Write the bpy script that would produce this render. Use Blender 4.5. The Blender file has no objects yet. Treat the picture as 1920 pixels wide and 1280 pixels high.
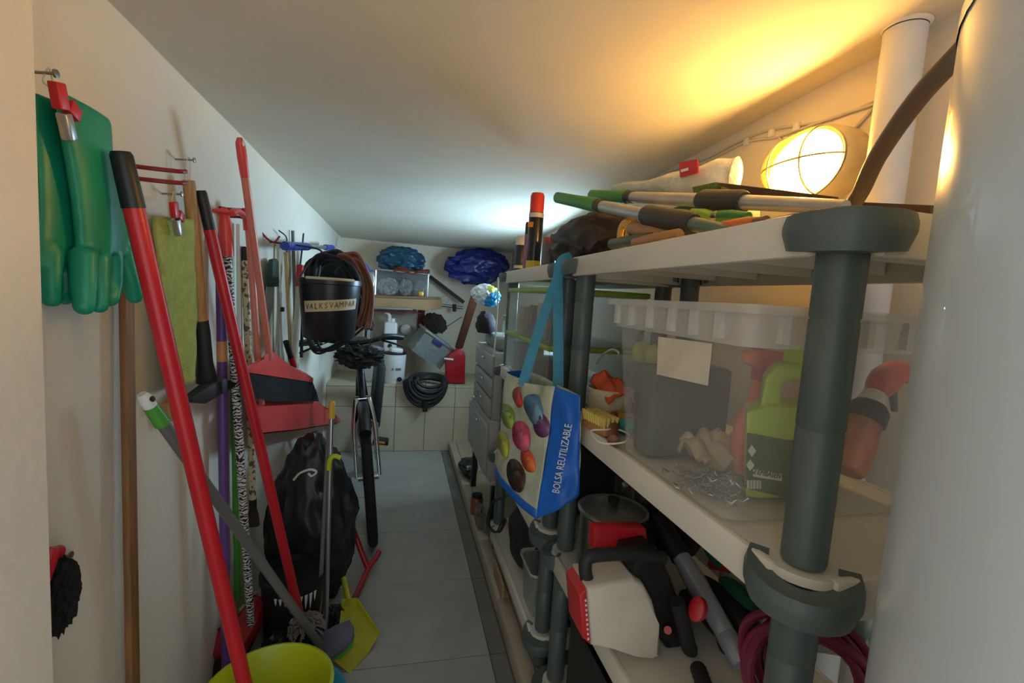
import bpy, bmesh, math, random
from mathutils import Vector, Matrix, noise, Quaternion
random.seed(7)
PI = math.pi
sc = bpy.context.scene
col = sc.collection

# ------------------------------------------------------------------ camera
FPX, CAMH = 870.0, 1.28                      # focal length in pixels of a 1920 px frame, eye height
RT = Vector((0.97153477, -0.04071937, -0.23337123))   # room right / depth / up seen in camera axes
DP = Vector((-0.22806656, 0.10568938, -0.96789224))
UP = Vector((0.06407682, 0.99356514, 0.09339418))
cd = bpy.data.cameras.new('camera')
cd.sensor_width = 36.0; cd.lens = FPX / 1920 * 36.0; cd.clip_start = 0.02; cd.clip_end = 60
cam = bpy.data.objects.new('camera', cd); col.objects.link(cam)
Rm = Matrix((RT, DP, UP))
cam.matrix_world = Matrix.Translation((0, 0, CAMH)) @ Rm.to_4x4()
sc.camera = cam

# ------------------------------------------------------------------ light and exposure
sc.view_settings.view_transform = 'Standard'; sc.view_settings.look = 'None'
sc.view_settings.gamma = 1.0; sc.view_settings.use_curve_mapping = False
sc.view_settings.exposure = 0.98
BULB = 215                                   # emission of the lamp's bulb
W = bpy.data.worlds.new('daylight'); sc.world = W; W.use_nodes = True
wb = W.node_tree.nodes['Background']; wb.inputs[0].default_value = (0.88, 0.94, 1.0, 1); wb.inputs[1].default_value = 0.85
def area(name, loc, aim, sx, sy, power, color):
    l = bpy.data.lights.new(name, 'AREA'); l.shape = 'RECTANGLE'; l.size = sx; l.size_y = sy
    l.energy = power; l.color = color
    o = bpy.data.objects.new(name, l); col.objects.link(o)
    o.location = loc; o.rotation_euler = (Vector(aim) - Vector(loc)).to_track_quat('-Z', 'Y').to_euler()
    return o
area('window_daylight', (1.12, 2.75, 1.38), (0.0, 2.75, 1.62), 0.62, 0.4, 16, (0.45, 0.74, 1.0))

# ------------------------------------------------------------------ pixel rays to points on room planes
def ray(px, py):
    c = Vector(((px - 960) / FPX, -(py - 640) / FPX, -1.0))
    return Vector((RT.dot(c), DP.dot(c), UP.dot(c)))
CO = Vector((0, 0, CAMH))
def AX(x, px, py): v = ray(px, py); return CO + v * (x / v.x)
def AY(y, px, py): v = ray(px, py); return CO + v * (y / v.y)
def AZ(z, px, py): v = ray(px, py); return CO + v * ((z - CAMH) / v.z)

# ------------------------------------------------------------------ materials
def lin(c):
    if isinstance(c, str): c = tuple(int(c[i:i+2], 16) / 255 for i in (0, 2, 4))
    return tuple(((v / 12.92) if v <= 0.04045 else ((v + 0.055) / 1.055) ** 2.4) for v in c) + (1.0,)
MATS = {}
def mat(name, c, rough=0.5, metal=0.0, var=0.10, scale=14.0, bump=0.0, bscale=60.0, trans=0.0, alpha=None, emit=None, estr=0, coat=0.0, stretch=None, sheen=0, tcol=None):
    if name in MATS: return MATS[name]
    m = bpy.data.materials.new(name); m.use_nodes = True; MATS[name] = m
    nt = m.node_tree; b = nt.nodes['Principled BSDF']
    L = lin(c)
    b.inputs['Roughness'].default_value = rough; b.inputs['Metallic'].default_value = metal
    b.inputs['Coat Weight'].default_value = coat; b.inputs['Sheen Weight'].default_value = sheen
    b.inputs['Transmission Weight'].default_value = trans
    tc = nt.nodes.new('ShaderNodeTexCoord'); mp = nt.nodes.new('ShaderNodeMapping')
    nt.links.new(tc.outputs['Object'], mp.inputs[0])
    if stretch: mp.inputs['Scale'].default_value = stretch
    n = nt.nodes.new('ShaderNodeTexNoise'); n.inputs['Scale'].default_value = scale; n.inputs['Detail'].default_value = 4
    nt.links.new(mp.outputs[0], n.inputs['Vector'])
    r = nt.nodes.new('ShaderNodeValToRGB')
    r.color_ramp.elements[0].position = 0.3; r.color_ramp.elements[1].position = 0.72
    r.color_ramp.elements[0].color = tuple(max(0, v * (1 - var)) for v in L[:3]) + (1,)
    r.color_ramp.elements[1].color = tuple(min(1, v * (1 + var)) for v in L[:3]) + (1,)
    nt.links.new(n.outputs['Fac'], r.inputs[0]); nt.links.new(r.outputs[0], b.inputs['Base Color'])
    if bump:
        n2 = nt.nodes.new('ShaderNodeTexNoise'); n2.inputs['Scale'].default_value = bscale; n2.inputs['Detail'].default_value = 3
        nt.links.new(mp.outputs[0], n2.inputs['Vector'])
        bp = nt.nodes.new('ShaderNodeBump'); bp.inputs['Strength'].default_value = bump; bp.inputs['Distance'].default_value = 0.01
        nt.links.new(n2.outputs['Fac'], bp.inputs['Height']); nt.links.new(bp.outputs[0], b.inputs['Normal'])
    if emit:
        b.inputs['Emission Color'].default_value = lin(emit); b.inputs['Emission Strength'].default_value = estr
    if alpha is not None:                                  # milky see-through plastic
        t = nt.nodes.new('ShaderNodeBsdfTransparent'); mx = nt.nodes.new('ShaderNodeMixShader')
        mx.inputs[0].default_value = alpha
        if tcol: t.inputs[0].default_value = lin(tcol)
        nt.links.new(t.outputs[0], mx.inputs[1]); nt.links.new(b.outputs[0], mx.inputs[2])
        nt.links.new(mx.outputs[0], nt.nodes['Material Output'].inputs[0])
    return m
def pattern_mat(name, c1, c2, scale, kind='voronoi', thr=0.5, rough=0.5):
    if name in MATS: return MATS[name]
    m = bpy.data.materials.new(name); m.use_nodes = True; MATS[name] = m
    nt = m.node_tree; b = nt.nodes['Principled BSDF']; b.inputs['Roughness'].default_value = rough
    tc = nt.nodes.new('ShaderNodeTexCoord')
    if kind == 'voronoi':
        n = nt.nodes.new('ShaderNodeTexVoronoi'); n.feature = 'DISTANCE_TO_EDGE'; n.inputs['Scale'].default_value = scale; o = n.outputs['Distance']
    elif kind == 'petal':
        n = nt.nodes.new('ShaderNodeTexWave'); n.wave_type = 'RINGS'; n.inputs['Scale'].default_value = scale
        n.inputs['Distortion'].default_value = 9; n.inputs['Detail Scale'].default_value = 2.2; o = n.outputs['Fac']
    else:
        n = nt.nodes.new('ShaderNodeTexNoise'); n.inputs['Scale'].default_value = scale; o = n.outputs['Fac']
    nt.links.new(tc.outputs['Object'], n.inputs['Vector'])
    r = nt.nodes.new('ShaderNodeValToRGB'); r.color_ramp.elements[0].position = thr; r.color_ramp.elements[1].position = min(1, thr + 0.04)
    r.color_ramp.elements[0].color = lin(c1); r.color_ramp.elements[1].color = lin(c2)
    nt.links.new(o, r.inputs[0]); nt.links.new(r.outputs[0], b.inputs['Base Color'])
    return m

# ------------------------------------------------------------------ mesh helpers
def V(*a): return Vector(a[0]) if len(a) == 1 else Vector(a)
def frame(z, x=None):
    z = V(z).normalized(); x = V(x) if x is not None else (V(0, 0, 1) if abs(z.z) < 0.9 else V(1, 0, 0))
    x = (x - z * x.dot(z)).normalized(); y = z.cross(x)
    return Matrix((x, y, z)).transposed()
def TM(loc, rot=(0, 0, 0), s=(1, 1, 1)):
    from mathutils import Euler
    return Matrix.Translation(V(loc)) @ Euler(rot).to_matrix().to_4x4() @ Matrix.Diagonal(V(s).to_4d())
def spline(pts, k=6, closed=False):
    P = [V(p) for p in pts]; n = len(P); out = []
    if n < 3: return P
    rng = range(n if closed else n - 1)
    for i in rng:
        p0 = P[(i - 1) % n] if (closed or i > 0) else P[0] * 2 - P[1]
        p1 = P[i]; p2 = P[(i + 1) % n]
        p3 = P[(i + 2) % n] if (closed or i + 2 < n) else P[-1] * 2 - P[-2]
        for j in range(k):
            t = j / k
            out.append(0.5 * ((2 * p1) + (p2 - p0) * t + (2 * p0 - 5 * p1 + 4 * p2 - p3) * t * t + (-p0 + 3 * p1 - 3 * p2 + p3) * t ** 3))
    if not closed: out.append(P[-1])
    return out
class MB:
    def __init__(s): s.bm = bmesh.new(); s.smooth = False
    def box(s, c, size, rot=None, bevel=0.0, seg=2, mtx=None):
        m = mtx if mtx is not None else Matrix.Translation(V(c)) @ ((rot.to_4x4() if isinstance(rot, Matrix) else TM((0, 0, 0), rot)) if rot is not None else Matrix())
        r = bmesh.ops.create_cube(s.bm, size=1.0, matrix=m @ Matrix.Diagonal(V(size).to_4d()))
        if bevel:
            es = list({e for v in r['verts'] for e in v.link_edges})
            bmesh.ops.bevel(s.bm, geom=es, offset=bevel, segments=seg, affect='EDGES', profile=0.5)
        return s
    def b2(s, lo, hi, bevel=0.0, seg=2):
        lo = V(lo); hi = V(hi); return s.box((lo + hi) / 2, [abs(v) for v in (hi - lo)], bevel=bevel, seg=seg)
    def tube(s, pts, r, n=10, closed=False, caps=True, flat=1.0, up=None, inner=None):
        P = [V(p) for p in pts]; N = len(P)
        R = r if isinstance(r, (list, tuple)) else [r] * N
        s.smooth = True
        t0 = (P[1] - P[0]).normalized()
        F = frame(t0, up); x, y = F.col[0].copy(), F.col[1].copy()
        rings = []; prev = t0
        for i in range(N):
            if closed: t = (P[(i + 1) % N] - P[i - 1]).normalized()
            else: t = (P[min(i + 1, N - 1)] - P[max(i - 1, 0)]).normalized()
            if t.length < 1e-9: t = prev
            q = prev.rotation_difference(t); x = q @ x; y = q @ y; prev = t
            rings.append([s.bm.verts.new(P[i] + (x * math.cos(2 * PI * k / n) + y * math.sin(2 * PI * k / n) * flat) * R[i]) for k in range(n)])
        for i in range(N if closed else N - 1):
            a, b = rings[i], rings[(i + 1) % N]
            for k in range(n):
                s.bm.faces.new((a[k], a[(k + 1) % n], b[(k + 1) % n], b[k]))
        if caps and not closed:
            s.bm.faces.new(list(reversed(rings[0]))); s.bm.faces.new(rings[-1])
        return s
    def rod(s, a, b, r, n=10, r2=None): return s.tube([a, b], [r, r if r2 is None else r2], n)
    def lathe(s, prof, n=20, mtx=None, sx=1.0, sy=1.0, arc=2 * PI):
        m = mtx if mtx is not None else Matrix(); s.smooth = True; rings = []
        for (r, z) in prof:
            if r < 1e-6: rings.append([s.bm.verts.new(m @ V(0, 0, z))])
            else: rings.append([s.bm.verts.new(m @ V(r * sx * math.cos(2 * PI * k / n), r * sy * math.sin(2 * PI * k / n), z)) for k in range(n)])
        for a, b in zip(rings, rings[1:]):
            for k in range(n):
                k2 = (k + 1) % n
                if len(a) == 1 and len(b) == 1: continue
                if len(a) == 1: s.bm.faces.new((a[0], b[k], b[k2]))
                elif len(b) == 1: s.bm.faces.new((a[k], a[k2], b[0]))
                else: s.bm.faces.new((a[k], a[k2], b[k2], b[k]))
        return s
    def slab(s, poly, vec, bevel=0.0, seg=2):
        """closed polygon (world points) pushed along vec"""
        vec = V(vec)
        a = [s.bm.verts.new(V(p)) for p in poly]; b = [s.bm.verts.new(V(p) + vec) for p in poly]
        n = len(a); fs = [s.bm.faces.new(list(reversed(a))), s.bm.faces.new(b)]
        for k in range(n): fs.append(s.bm.faces.new((a[k], a[(k + 1) % n], b[(k + 1) % n], b[k])))
        if bevel:
            es = list({e for f in fs[:2] for e in f.edges})
            bmesh.ops.bevel(s.bm, geom=es, offset=bevel, segments=seg, affect='EDGES', profile=0.5)
        return s
    def ring_loft(s, rings, closed=True, caps=True):
        s.smooth = True
        R = [[s.bm.verts.new(V(p)) for p in r] for r in rings]
        for a, b in zip(R, R[1:]):
            n = len(a)
            for k in range(n if closed else n - 1):
                s.bm.faces.new((a[k], a[(k + 1) % n], b[(k + 1) % n], b[k]))
        if caps and closed:
            s.bm.faces.new(list(reversed(R[0]))); s.bm.faces.new(R[-1])
        return s
    def grid(s, fn, nu, nv):
        s.smooth = True
        g = [[s.bm.verts.new(V(fn(i / nu, j / nv))) for j in range(nv + 1)] for i in range(nu + 1)]
        for i in range(nu):
            for j in range(nv):
                s.bm.faces.new((g[i][j], g[i + 1][j], g[i + 1][j + 1], g[i][j + 1]))
        return s
    def blob(s, c, rad, amp=0.12, freq=3.0, seed=0, sub=4, rot=None, flatz=None, sharp=False, fn=None):
        s.smooth = True
        r = bmesh.ops.create_icosphere(s.bm, subdivisions=sub, radius=1.0)
        M = (rot if isinstance(rot, Matrix) else TM((0, 0, 0), rot).to_3x3()) if rot is not None else Matrix.Identity(3)
        o = V(seed * 3.7, seed * 1.9, seed * 5.1)
        for v in r['verts']:
            d = v.co.normalized(); nz = noise.noise(d * freq + o)
            if sharp: nz = 0.5 - 2 * abs(nz) + 0.5 * noise.noise(d * freq * 2.3 + o)
            p = V(d.x * rad[0], d.y * rad[1], d.z * rad[2]) * (1 + amp * nz)
            if fn: p = fn(p)
            p = V(c) + M @ p
            if flatz is not None and p.z < flatz: p.z = flatz + (p.z - flatz) * 0.03
            v.co = p
        return s
    def text(s, body, size, mtx, extrude=0.0006, align='CENTER', squash=1.0):
        cu = bpy.data.curves.new('lettering', 'FONT'); cu.body = body; cu.size = size; cu.align_x = align; cu.align_y = 'CENTER'
        cu.extrude = extrude; cu.resolution_u = 2
        o = bpy.data.objects.new('lettering_tmp', cu); col.objects.link(o)
        dg = bpy.context.evaluated_depsgraph_get(); me = bpy.data.meshes.new_from_object(o.evaluated_get(dg))
        base = len(s.bm.verts); s.bm.from_mesh(me); s.bm.verts.ensure_lookup_table()
        for v in s.bm.verts[base:] if False else list(s.bm.verts)[base:]:
            v.co = mtx @ V(v.co.x * squash, v.co.y, v.co.z)
        bpy.data.objects.remove(o); bpy.data.curves.remove(cu); bpy.data.meshes.remove(me)
        return s

WL = {}
def wloc(o): return WL.get(o.name, V(0, 0, 0)) if o else V(0, 0, 0)
ROOTS = []
def tag(o, label=None, cat=None, group=None, kind=None):
    if label: o['label'] = label
    if cat: o['category'] = cat
    if group: o['group'] = group
    if kind: o['kind'] = kind
    return o
def obj(name, mb, m, parent=None, label=None, cat=None, group=None, kind=None, smooth=None, solid=0.0, subsurf=0, sharp=40):
    bm = mb.bm; bmesh.ops.recalc_face_normals(bm, faces=bm.faces)
    lo = V(1e9, 1e9, 1e9); hi = -lo
    for v in bm.verts:
        for i in range(3): lo[i] = min(lo[i], v.co[i]); hi[i] = max(hi[i], v.co[i])
    c = (lo + hi) / 2
    if parent is None: c.z = lo.z
    for v in bm.verts: v.co -= c
    me = bpy.data.meshes.new(name); bm.to_mesh(me); bm.free()
    if smooth if smooth is not None else mb.smooth:
        me.shade_smooth()
        try: me.set_sharp_from_angle(angle=math.radians(sharp))
        except Exception: pass
    else:
        me.set_sharp_from_angle(angle=math.radians(30)); me.shade_smooth(); me.set_sharp_from_angle(angle=math.radians(30))
    me.materials.append(m)
    o = bpy.data.objects.new(name, me); col.objects.link(o)
    o.location = c - wloc(parent); WL[o.name] = c
    if parent: o.parent = parent
    if solid:
        md = o.modifiers.new('thickness', 'SOLIDIFY'); md.thickness = solid; md.offset = 0
    if subsurf:
        md = o.modifiers.new('smoothing', 'SUBSURF'); md.levels = subsurf; md.render_levels = subsurf
    tag(o, label, cat, group, kind)
    return o
def thing(name, label, cat, loc, group=None, kind=None):
    o = bpy.data.objects.new(name, None); col.objects.link(o); o.empty_display_size = 0.05
    o.location = V(loc); WL[o.name] = V(loc); tag(o, label, cat, group, kind); return o
def struct(name, mb, m, parent=None, **k): return obj(name, mb, m, parent, kind='structure' if parent is None else None, **k)
def copy_tree(o, loc, parent=None, label=None):
    c = o.copy(); col.objects.link(c); c.parent = parent
    if parent is None: c.location = V(loc)
    WL[c.name] = V(c.location) + wloc(parent)
    if label: c['label'] = label
    for ch in [q for q in list(bpy.data.objects) if q.parent == o]: copy_tree(ch, None, c)
    return c

# ------------------------------------------------------------------ the room shell
XL, XR, YB, YLEDGE = -0.54, 1.0, 4.36, 3.72
def ceil_z(x, y):
    t = (x - XL) / (XR - XL); return (1.786 - 0.0178 * y) * (1 - t) + (1.905 - 0.047 * y) * t
M_wall = mat('white_plaster', 'e4dac8', 0.9, var=0.03, scale=5, bump=0.12, bscale=45)
M_ceil = mat('ceiling_paint', 'dcd2bf', 0.9, var=0.04, scale=3, bump=0.10, bscale=25)
M_tile = mat('grey_floor_tile', 'a5a199', 0.55, var=0.10, scale=6, bump=0.05, bscale=80)
M_grout = mat('grout', '6b6862', 0.9)
M_border = mat('dark_border_tile', '77726a', 0.6, var=0.1, scale=9)
M_kerb = mat('beige_kerb_tile', 'b3a48f', 0.6, var=0.10, scale=8, bump=0.06)
M_beige = mat('beige_step_tile', 'c2b398', 0.6, var=0.08, scale=5, bump=0.05)

fl = struct('floor', MB().b2((XL - 0.1, -0.9, -0.06), (XR + 0.1, YB + 0.1, -0.004)), M_grout)
y0 = 1.52 - 0.455 * 5
tile_mesh = None
for k in range(10):
    ya = y0 + 0.455 * k
    yb = min(ya + 0.452, YLEDGE)
    for xa, xb in ((XL, 0.357),):
        obj('tile', MB().b2((xa, ya, -0.006), (xb, yb, 0.0), bevel=0.0015, seg=1), M_tile, fl)
    obj('border_tile', MB().b2((0.36, ya, -0.006), (0.418, yb, -0.0005), bevel=0.001, seg=1), M_border, fl)
kb = struct('trim_1', MB().b2((0.432, -0.6, 0.0), (XR, YLEDGE, 0.062)), M_grout)
for k in range(10):
    ya = y0 + 0.2 + 0.455 * k
    if ya > YLEDGE - 0.05: break
    yb = min(ya + 0.4515, YLEDGE)
    obj('kerb_tile', MB().b2((0.42, ya, 0.0), (0.475, yb, 0.07), bevel=0.006), M_kerb, kb)
    obj('platform_tile', MB().b2((0.4775, ya, 0.05), (XR, yb, 0.068), bevel=0.002, seg=1), M_kerb, kb)

# left wall, with the door reveal close to the camera
struct('wall_left', MB().b2((XL - 0.12, 0.66, 0), (XL, YB, 2.1)), M_wall)
struct('wall_front', MB().b2((XL - 0.32, -0.55, 0), (-0.425, 0.68, 2.1)), M_wall)
# right wall with a small window towards the back
wr = MB()
WY0, WY1, WZ0, WZ1 = 2.42, 3.08, 1.16, 1.60
wr.b2((XR, -0.35, 0), (XR + 0.12, WY0, 2.1)); wr.b2((XR, WY1, 0), (XR + 0.12, YB, 2.1))
wr.b2((XR, WY0, 0), (XR + 0.12, WY1, WZ0)); wr.b2((XR, WY0, WZ1), (XR + 0.12, WY1, 2.1))
struct('wall_right', wr, M_wall)
M_frame = mat('window_frame_paint', 'cfcdc8', 0.4)
wf = MB(); t = 0.035
wf.b2((XR + 0.03, WY0, WZ0), (XR + 0.07, WY0 + t, WZ1)); wf.b2((XR + 0.03, WY1 - t, WZ0), (XR + 0.07, WY1, WZ1))
wf.b2((XR + 0.03, WY0, WZ0), (XR + 0.07, WY1, WZ0 + t)); wf.b2((XR + 0.03, WY0, WZ1 - t), (XR + 0.07, WY1, WZ1))
win = struct('window_1', wf, M_frame)
obj('sash_bar', MB().b2((XR + 0.035, 2.74, WZ0), (XR + 0.065, 2.765, WZ1)), M_frame, win)
struct('wall_back', MB().b2((XL - 0.12, YB, 0), (XR + 0.12, YB + 0.12, 2.1)), M_wall)
cm = MB()
def cfn(u, v):
    x = XL - 0.3 + (XR - XL + 0.42) * u; y = -0.2 + (YB + 0.32) * v
    return (x, y, ceil_z(x, y) + 0.006 * noise.noise(V(x * 2, y * 2, 0)))
cm.grid(cfn, 24, 48)
struct('ceiling', cm, M_ceil, solid=0.0)
# raised step across the back
st = struct('trim_2', MB().b2((XL, YLEDGE + 0.012, 0), (XR, YB, 0.525)), M_grout)
xs = [XL, -0.255, -0.02, 0.215, 0.45, 0.70, XR]
for a, b in zip(xs, xs[1:]):
    obj('step_face_tile', MB().b2((a + 0.0015, YLEDGE, 0.0), (b - 0.0015, YLEDGE + 0.014, 0.36), bevel=0.002, seg=1), M_beige, st)
    obj('step_face_tile', MB().b2((a + 0.0015, YLEDGE, 0.363), (b - 0.0015, YLEDGE + 0.014, 0.533), bevel=0.002, seg=1), M_beige, st)
    obj('step_top_tile', MB().b2((a + 0.0015, YLEDGE - 0.004, 0.522), (b - 0.0015, YB, 0.536), bevel=0.002, seg=1), M_beige, st)

# ------------------------------------------------------------------ shelving units
M_shelf = mat('ivory_shelf_plastic', 'ddd6c6', 0.5, var=0.05, scale=6)
M_post = mat('dark_grey_post_plastic', '56615e', 0.42, var=0.05, scale=8)
def shelf_unit(name, label, xa, xb, ya, yb, tiers, seed):
    t = thing(name, label, 'shelving', ((xa + xb) / 2, (ya + yb) / 2, 0.068), 'plastic shelving units along the right wall')
    px, py = 0.045, 0.045
    for z in tiers:
        sh = MB(); q = 0.050; xa, xb, ya, yb = xa + 0.005, xb - 0.005, ya + 0.005, yb - 0.005
        sh.slab([(cx + q * math.cos(a0 + PI / 12 * k), cy + q * math.sin(a0 + PI / 12 * k), z - 0.012) for (cx, cy, a0) in ((xb - q, yb - q, 0), (xa + q, yb - q, PI / 2), (xa + q, ya + q, PI), (xb - q, ya + q, 1.5 * PI)) for k in range(7)], (0, 0, 0.012))
        s_ = obj('shelf_board', sh, M_shelf, t); xa, xb, ya, yb = xa - 0.005, xb + 0.005, ya - 0.005, yb + 0.005
        for k in range(5):
            yy = ya + 0.12 + (yb - ya - 0.24) * k / 4
            obj('stiffening_rib', MB().b2((xa + 0.02, yy - 0.003, z - 0.036), (xb - 0.02, yy + 0.003, z - 0.012)), M_shelf, s_)
        q = 0.050
        obj('front_rail', MB().b2((xa, ya + q, z - 0.05), (xa + 0.014, yb - q, z + 0.002), bevel=0.004), M_shelf, s_)
        obj('back_rail', MB().b2((xb - 0.014, ya + q, z - 0.05), (xb, yb - q, z + 0.002), bevel=0.004), M_shelf, s_)
        obj('end_rail', MB().b2((xa + q, ya, z - 0.05), (xb - q, ya + 0.014, z + 0.002), bevel=0.004), M_shelf, s_)
        obj('end_rail', MB().b2((xa + q, yb - 0.014, z - 0.05), (xb - q, yb, z + 0.002), bevel=0.004), M_shelf, s_)
    for (x, y, sx, sy) in ((xa + px, ya + py, 1, 1), (xa + px, yb - py, 1, -1), (xb - px, ya + py, -1, 1), (xb - px, yb - py, -1, -1)):
        zs = [0.068] + sorted(tiers)
        for za, zb in zip(zs, zs[1:]):
            if zb - za < 0.06: continue
            h = zb - 0.03 - za - (0.0 if za < 0.1 else 0.004); z0 = za + (0.0 if za < 0.1 else 0.004)
            obj('post', MB().lathe([(0, 0), (0.0245, 0), (0.0255, 0.004), (0.0258, h * 0.42), (0.0247, h * 0.425), (0.0247, h * 0.43), (0.0262, h * 0.435), (0.0262, h * 0.76), (0.025, h * 0.765), (0.025, h * 0.77), (0.0264, h * 0.775), (0.0266, h), (0, h)], 20, Matrix.Translation((x, y, z0))), M_post, t)
        for z in tiers:
            mb = MB(); n = 15; rings = []
            topmost = z == max(tiers)
            for k in range(n):
                u = 2 * k / (n - 1) - 1
                a = math.radians(225 + 97 * u)
                ro = 0.062 + 0.009 * (1 - u * u); ri = 0.037
                if topmost: T = -0.004; B = -0.048 + 0.008 * u * u
                else: T = -0.014 + 0.019 * abs(u) ** 2.0; B = -0.050 + 0.006 * u * u
                c, s2 = math.cos(a) * sx, math.sin(a) * sy
                rings.append([(x + c * ro * 0.96, y + s2 * ro * 0.96, z + T), (x + c * ro, y + s2 * ro, z + T - 0.010), (x + c * ro, y + s2 * ro, z + B + 0.02), (x + c * ro * 0.90, y + s2 * ro * 0.90, z + B), (x + c * ri, y + s2 * ri, z + B), (x + c * ri, y + s2 * ri, z + T)])
            mb.ring_loft(rings)
            if topmost: mb.lathe([(0, -0.006), (0.044, -0.006), (0.044, -0.001), (0.040, 0.003), (0, 0.003)], 18, Matrix.Translation((x, y, z)))
            obj('corner_clip', mb, M_post, t, sharp=50)
    return t
SX0, SX1 = 0.452, 0.872
shelf_unit('shelving_unit', 'ivory plastic shelving unit with dark grey posts holding the clear tub, nearest the camera', SX0, SX1, 0.402, 1.272, [1.40, 0.975, 0.555, 0.14], 1)
shelf_unit('shelving_unit', 'ivory plastic shelving unit with dark grey posts behind the hanging blue shopping bag', SX0, SX1, 1.327, 2.15, [1.395, 0.965, 0.55, 0.19], 2)

# ------------------------------------------------------------------ boiler, pipe, lamp, cables
M_enamel = mat('white_enamel', 'd3dde6', 0.28, var=0.02, scale=3, coat=0.3)
bx, by, br = 0.548, 0.085, 0.25
bo = thing('water_tank', 'tall white enamelled cylindrical water tank at the right edge', 'water tank', (bx, by, 0.068))
obj('body', MB().lathe([(0, 0.11), (br, 0.11), (br, 1.50), (0, 1.50)], 72, Matrix.Translation((bx, by, 0))), M_enamel, bo)
obj('top_cap', MB().lathe([(br + 0.0012, 1.497), (br + 0.0012, 1.51), (br - 0.004, 1.535), (br - 0.03, 1.56), (br - 0.09, 1.58), (0, 1.59)], 72, Matrix.Translation((bx, by, 0))), M_enamel, bo)
for a in (0.6, 2.7, 4.8):
    obj('foot', MB().lathe([(0, 0.068), (0.03, 0.068), (0.022, 0.09), (0.02, 0.115), (0, 0.115)], 14, Matrix.Translation((bx + 0.18 * math.cos(a), by + 0.18 * math.sin(a), 0))), M_post, bo)

M_pipe = mat('white_pipe_paint', 'd8d6d4', 0.45, var=0.04)
p0 = AX(0.945, 1694, 85); pz = ceil_z(p0.x, p0.y)
pp = thing('drain_pipe', 'white painted vertical pipe on the right wall beside the lamp', 'pipe', (p0.x, p0.y, 0.068))
obj('pipe', MB().lathe([(0, 0.068), (0.036, 0.068), (0.036, pz - 0.01), (0, pz - 0.01)], 24, Matrix.Translation((p0.x, p0.y, 0))), M_pipe, pp)
obj('plaster_collar', MB().lathe([(0.0365, pz - 0.008), (0.039, pz - 0.006), (0.042, pz - 0.001), (0.0365, pz)], 24, Matrix.Translation((p0.x, p0.y, 0))), M_wall, pp)

# bulkhead lamp on the right wall
lc = AX(XR, 1550, 318)
lp = thing('bulkhead_lamp', 'glowing oval bulkhead wall lamp with wire cage', 'lamp', lc)
FM = Matrix.Translation(lc) @ frame((-1, 0, 0), (0, 1, 0)).to_4x4()      # local x = depth, local y = up, z = out of the wall
M_lampbody = mat('lamp_body_cream', 'd8c9a4', 0.4)
M_wire = mat('cage_wire', 'b0a078', 0.35, metal=0.8)
M_glass = mat('lamp_glass', 'ffd870', 0.08, alpha=0.05, tcol='fff0c8')
LW, LH = 0.115, 0.085
obj('base_ring', MB().lathe([(0, 0.0), (1.0, 0.0), (1.08, 0.01), (1.08, 0.06), (1.02, 0.072), (0.93, 0.072), (0.90, 0.02), (0, 0.02)], 40, FM, LW, LH), M_lampbody, lp)
obj('glass_dome', MB().lathe([(0.92, 0.062), (0.92, 0.075), (0.88, 0.095), (0.76, 0.114), (0.5, 0.125), (0, 0.129)], 40, FM, LW, LH), M_glass, lp)
obj('bulb', MB().lathe([(0, 0.02), (0.012, 0.022), (0.014, 0.03), (0.024, 0.04), (0.03, 0.054), (0.024, 0.069), (0, 0.076)], 20, FM), mat('bulb_glow', 'fff0c8', 0.3, emit='ffd894', estr=BULB), lp)
def ell(t, s, z): return FM @ V(LW * s * math.cos(t), LH * s * math.sin(t), z)
obj('cage_wire', MB().tube([ell(2 * PI * k / 40, 1.0, 0.074) for k in range(40)], 0.0022, 6, closed=True), M_wire, lp)
obj('cage_wire', MB().tube([FM @ V(LW * 1.0 * math.cos(a), 0.0, 0.065 + 0.070 * math.sin(a)) for a in [PI * k / 16 for k in range(17)]], 0.0022, 6), M_wire, lp)
for q in (-0.42, 0.42):
    obj('cage_wire', MB().tube([FM @ V(LW * q, LH * 0.92 * math.cos(a), 0.065 + 0.065 * math.sin(a)) for a in [PI * k / 16 for k in range(17)]], 0.0022, 6), M_wire, lp)
# ------------------------------------------------------------------ left wall: gloves, handles, brooms
M_nail = mat('steel_nail', '9a958c', 0.35, metal=0.9)
M_redpl = mat('red_plastic', 'c4202a', 0.35, var=0.06)
M_coral = mat('coral_red_plastic', 'e24a45', 0.35, var=0.05)
M_pink = mat('salmon_painted_pole', 'd9806c', 0.35, var=0.05)
M_black = mat('black_plastic', '1b1b1c', 0.45, var=0.2)
M_rubber = mat('black_rubber', '232325', 0.6, var=0.2)
M_glove = mat('green_rubber', '0f8f6c', 0.42, var=0.16, scale=9, bump=0.05, bscale=30)
M_cloth = mat('lime_microfibre', 'b3bd66', 0.95, var=0.12, scale=40, bump=0.6, bscale=220)
M_wood = mat('pale_wood', 'b98d57', 0.6, var=0.22, scale=10, stretch=(14, 14, 1.2))
M_brownwood = mat('brown_wood', '8a6038', 0.62, var=0.25, scale=8, stretch=(16, 16, 1.2), bump=0.1)
M_string = mat('white_string', 'ddd6c4', 0.9)
M_purple = mat('purple_pole', '6d4a8e', 0.35)
M_greypole = mat('grey_pole', '6d6c6a', 0.4, var=0.05)
M_green = mat('green_plastic', '4fa03a', 0.4)
M_limegreen = mat('lime_plastic', 'b9c61f', 0.38, var=0.05)
M_white = mat('white_plastic', 'e4e2de', 0.4, var=0.03)
M_bristle = mat('black_bristles', '1d191a', 0.95, var=0.3, scale=120, bump=0.9, bscale=300)
M_alu = mat('aluminium', 'b9bbbd', 0.3, metal=0.9, var=0.05)
M_steel = mat('brushed_steel', '9fa1a3', 0.28, metal=1.0, var=0.08)
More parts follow.
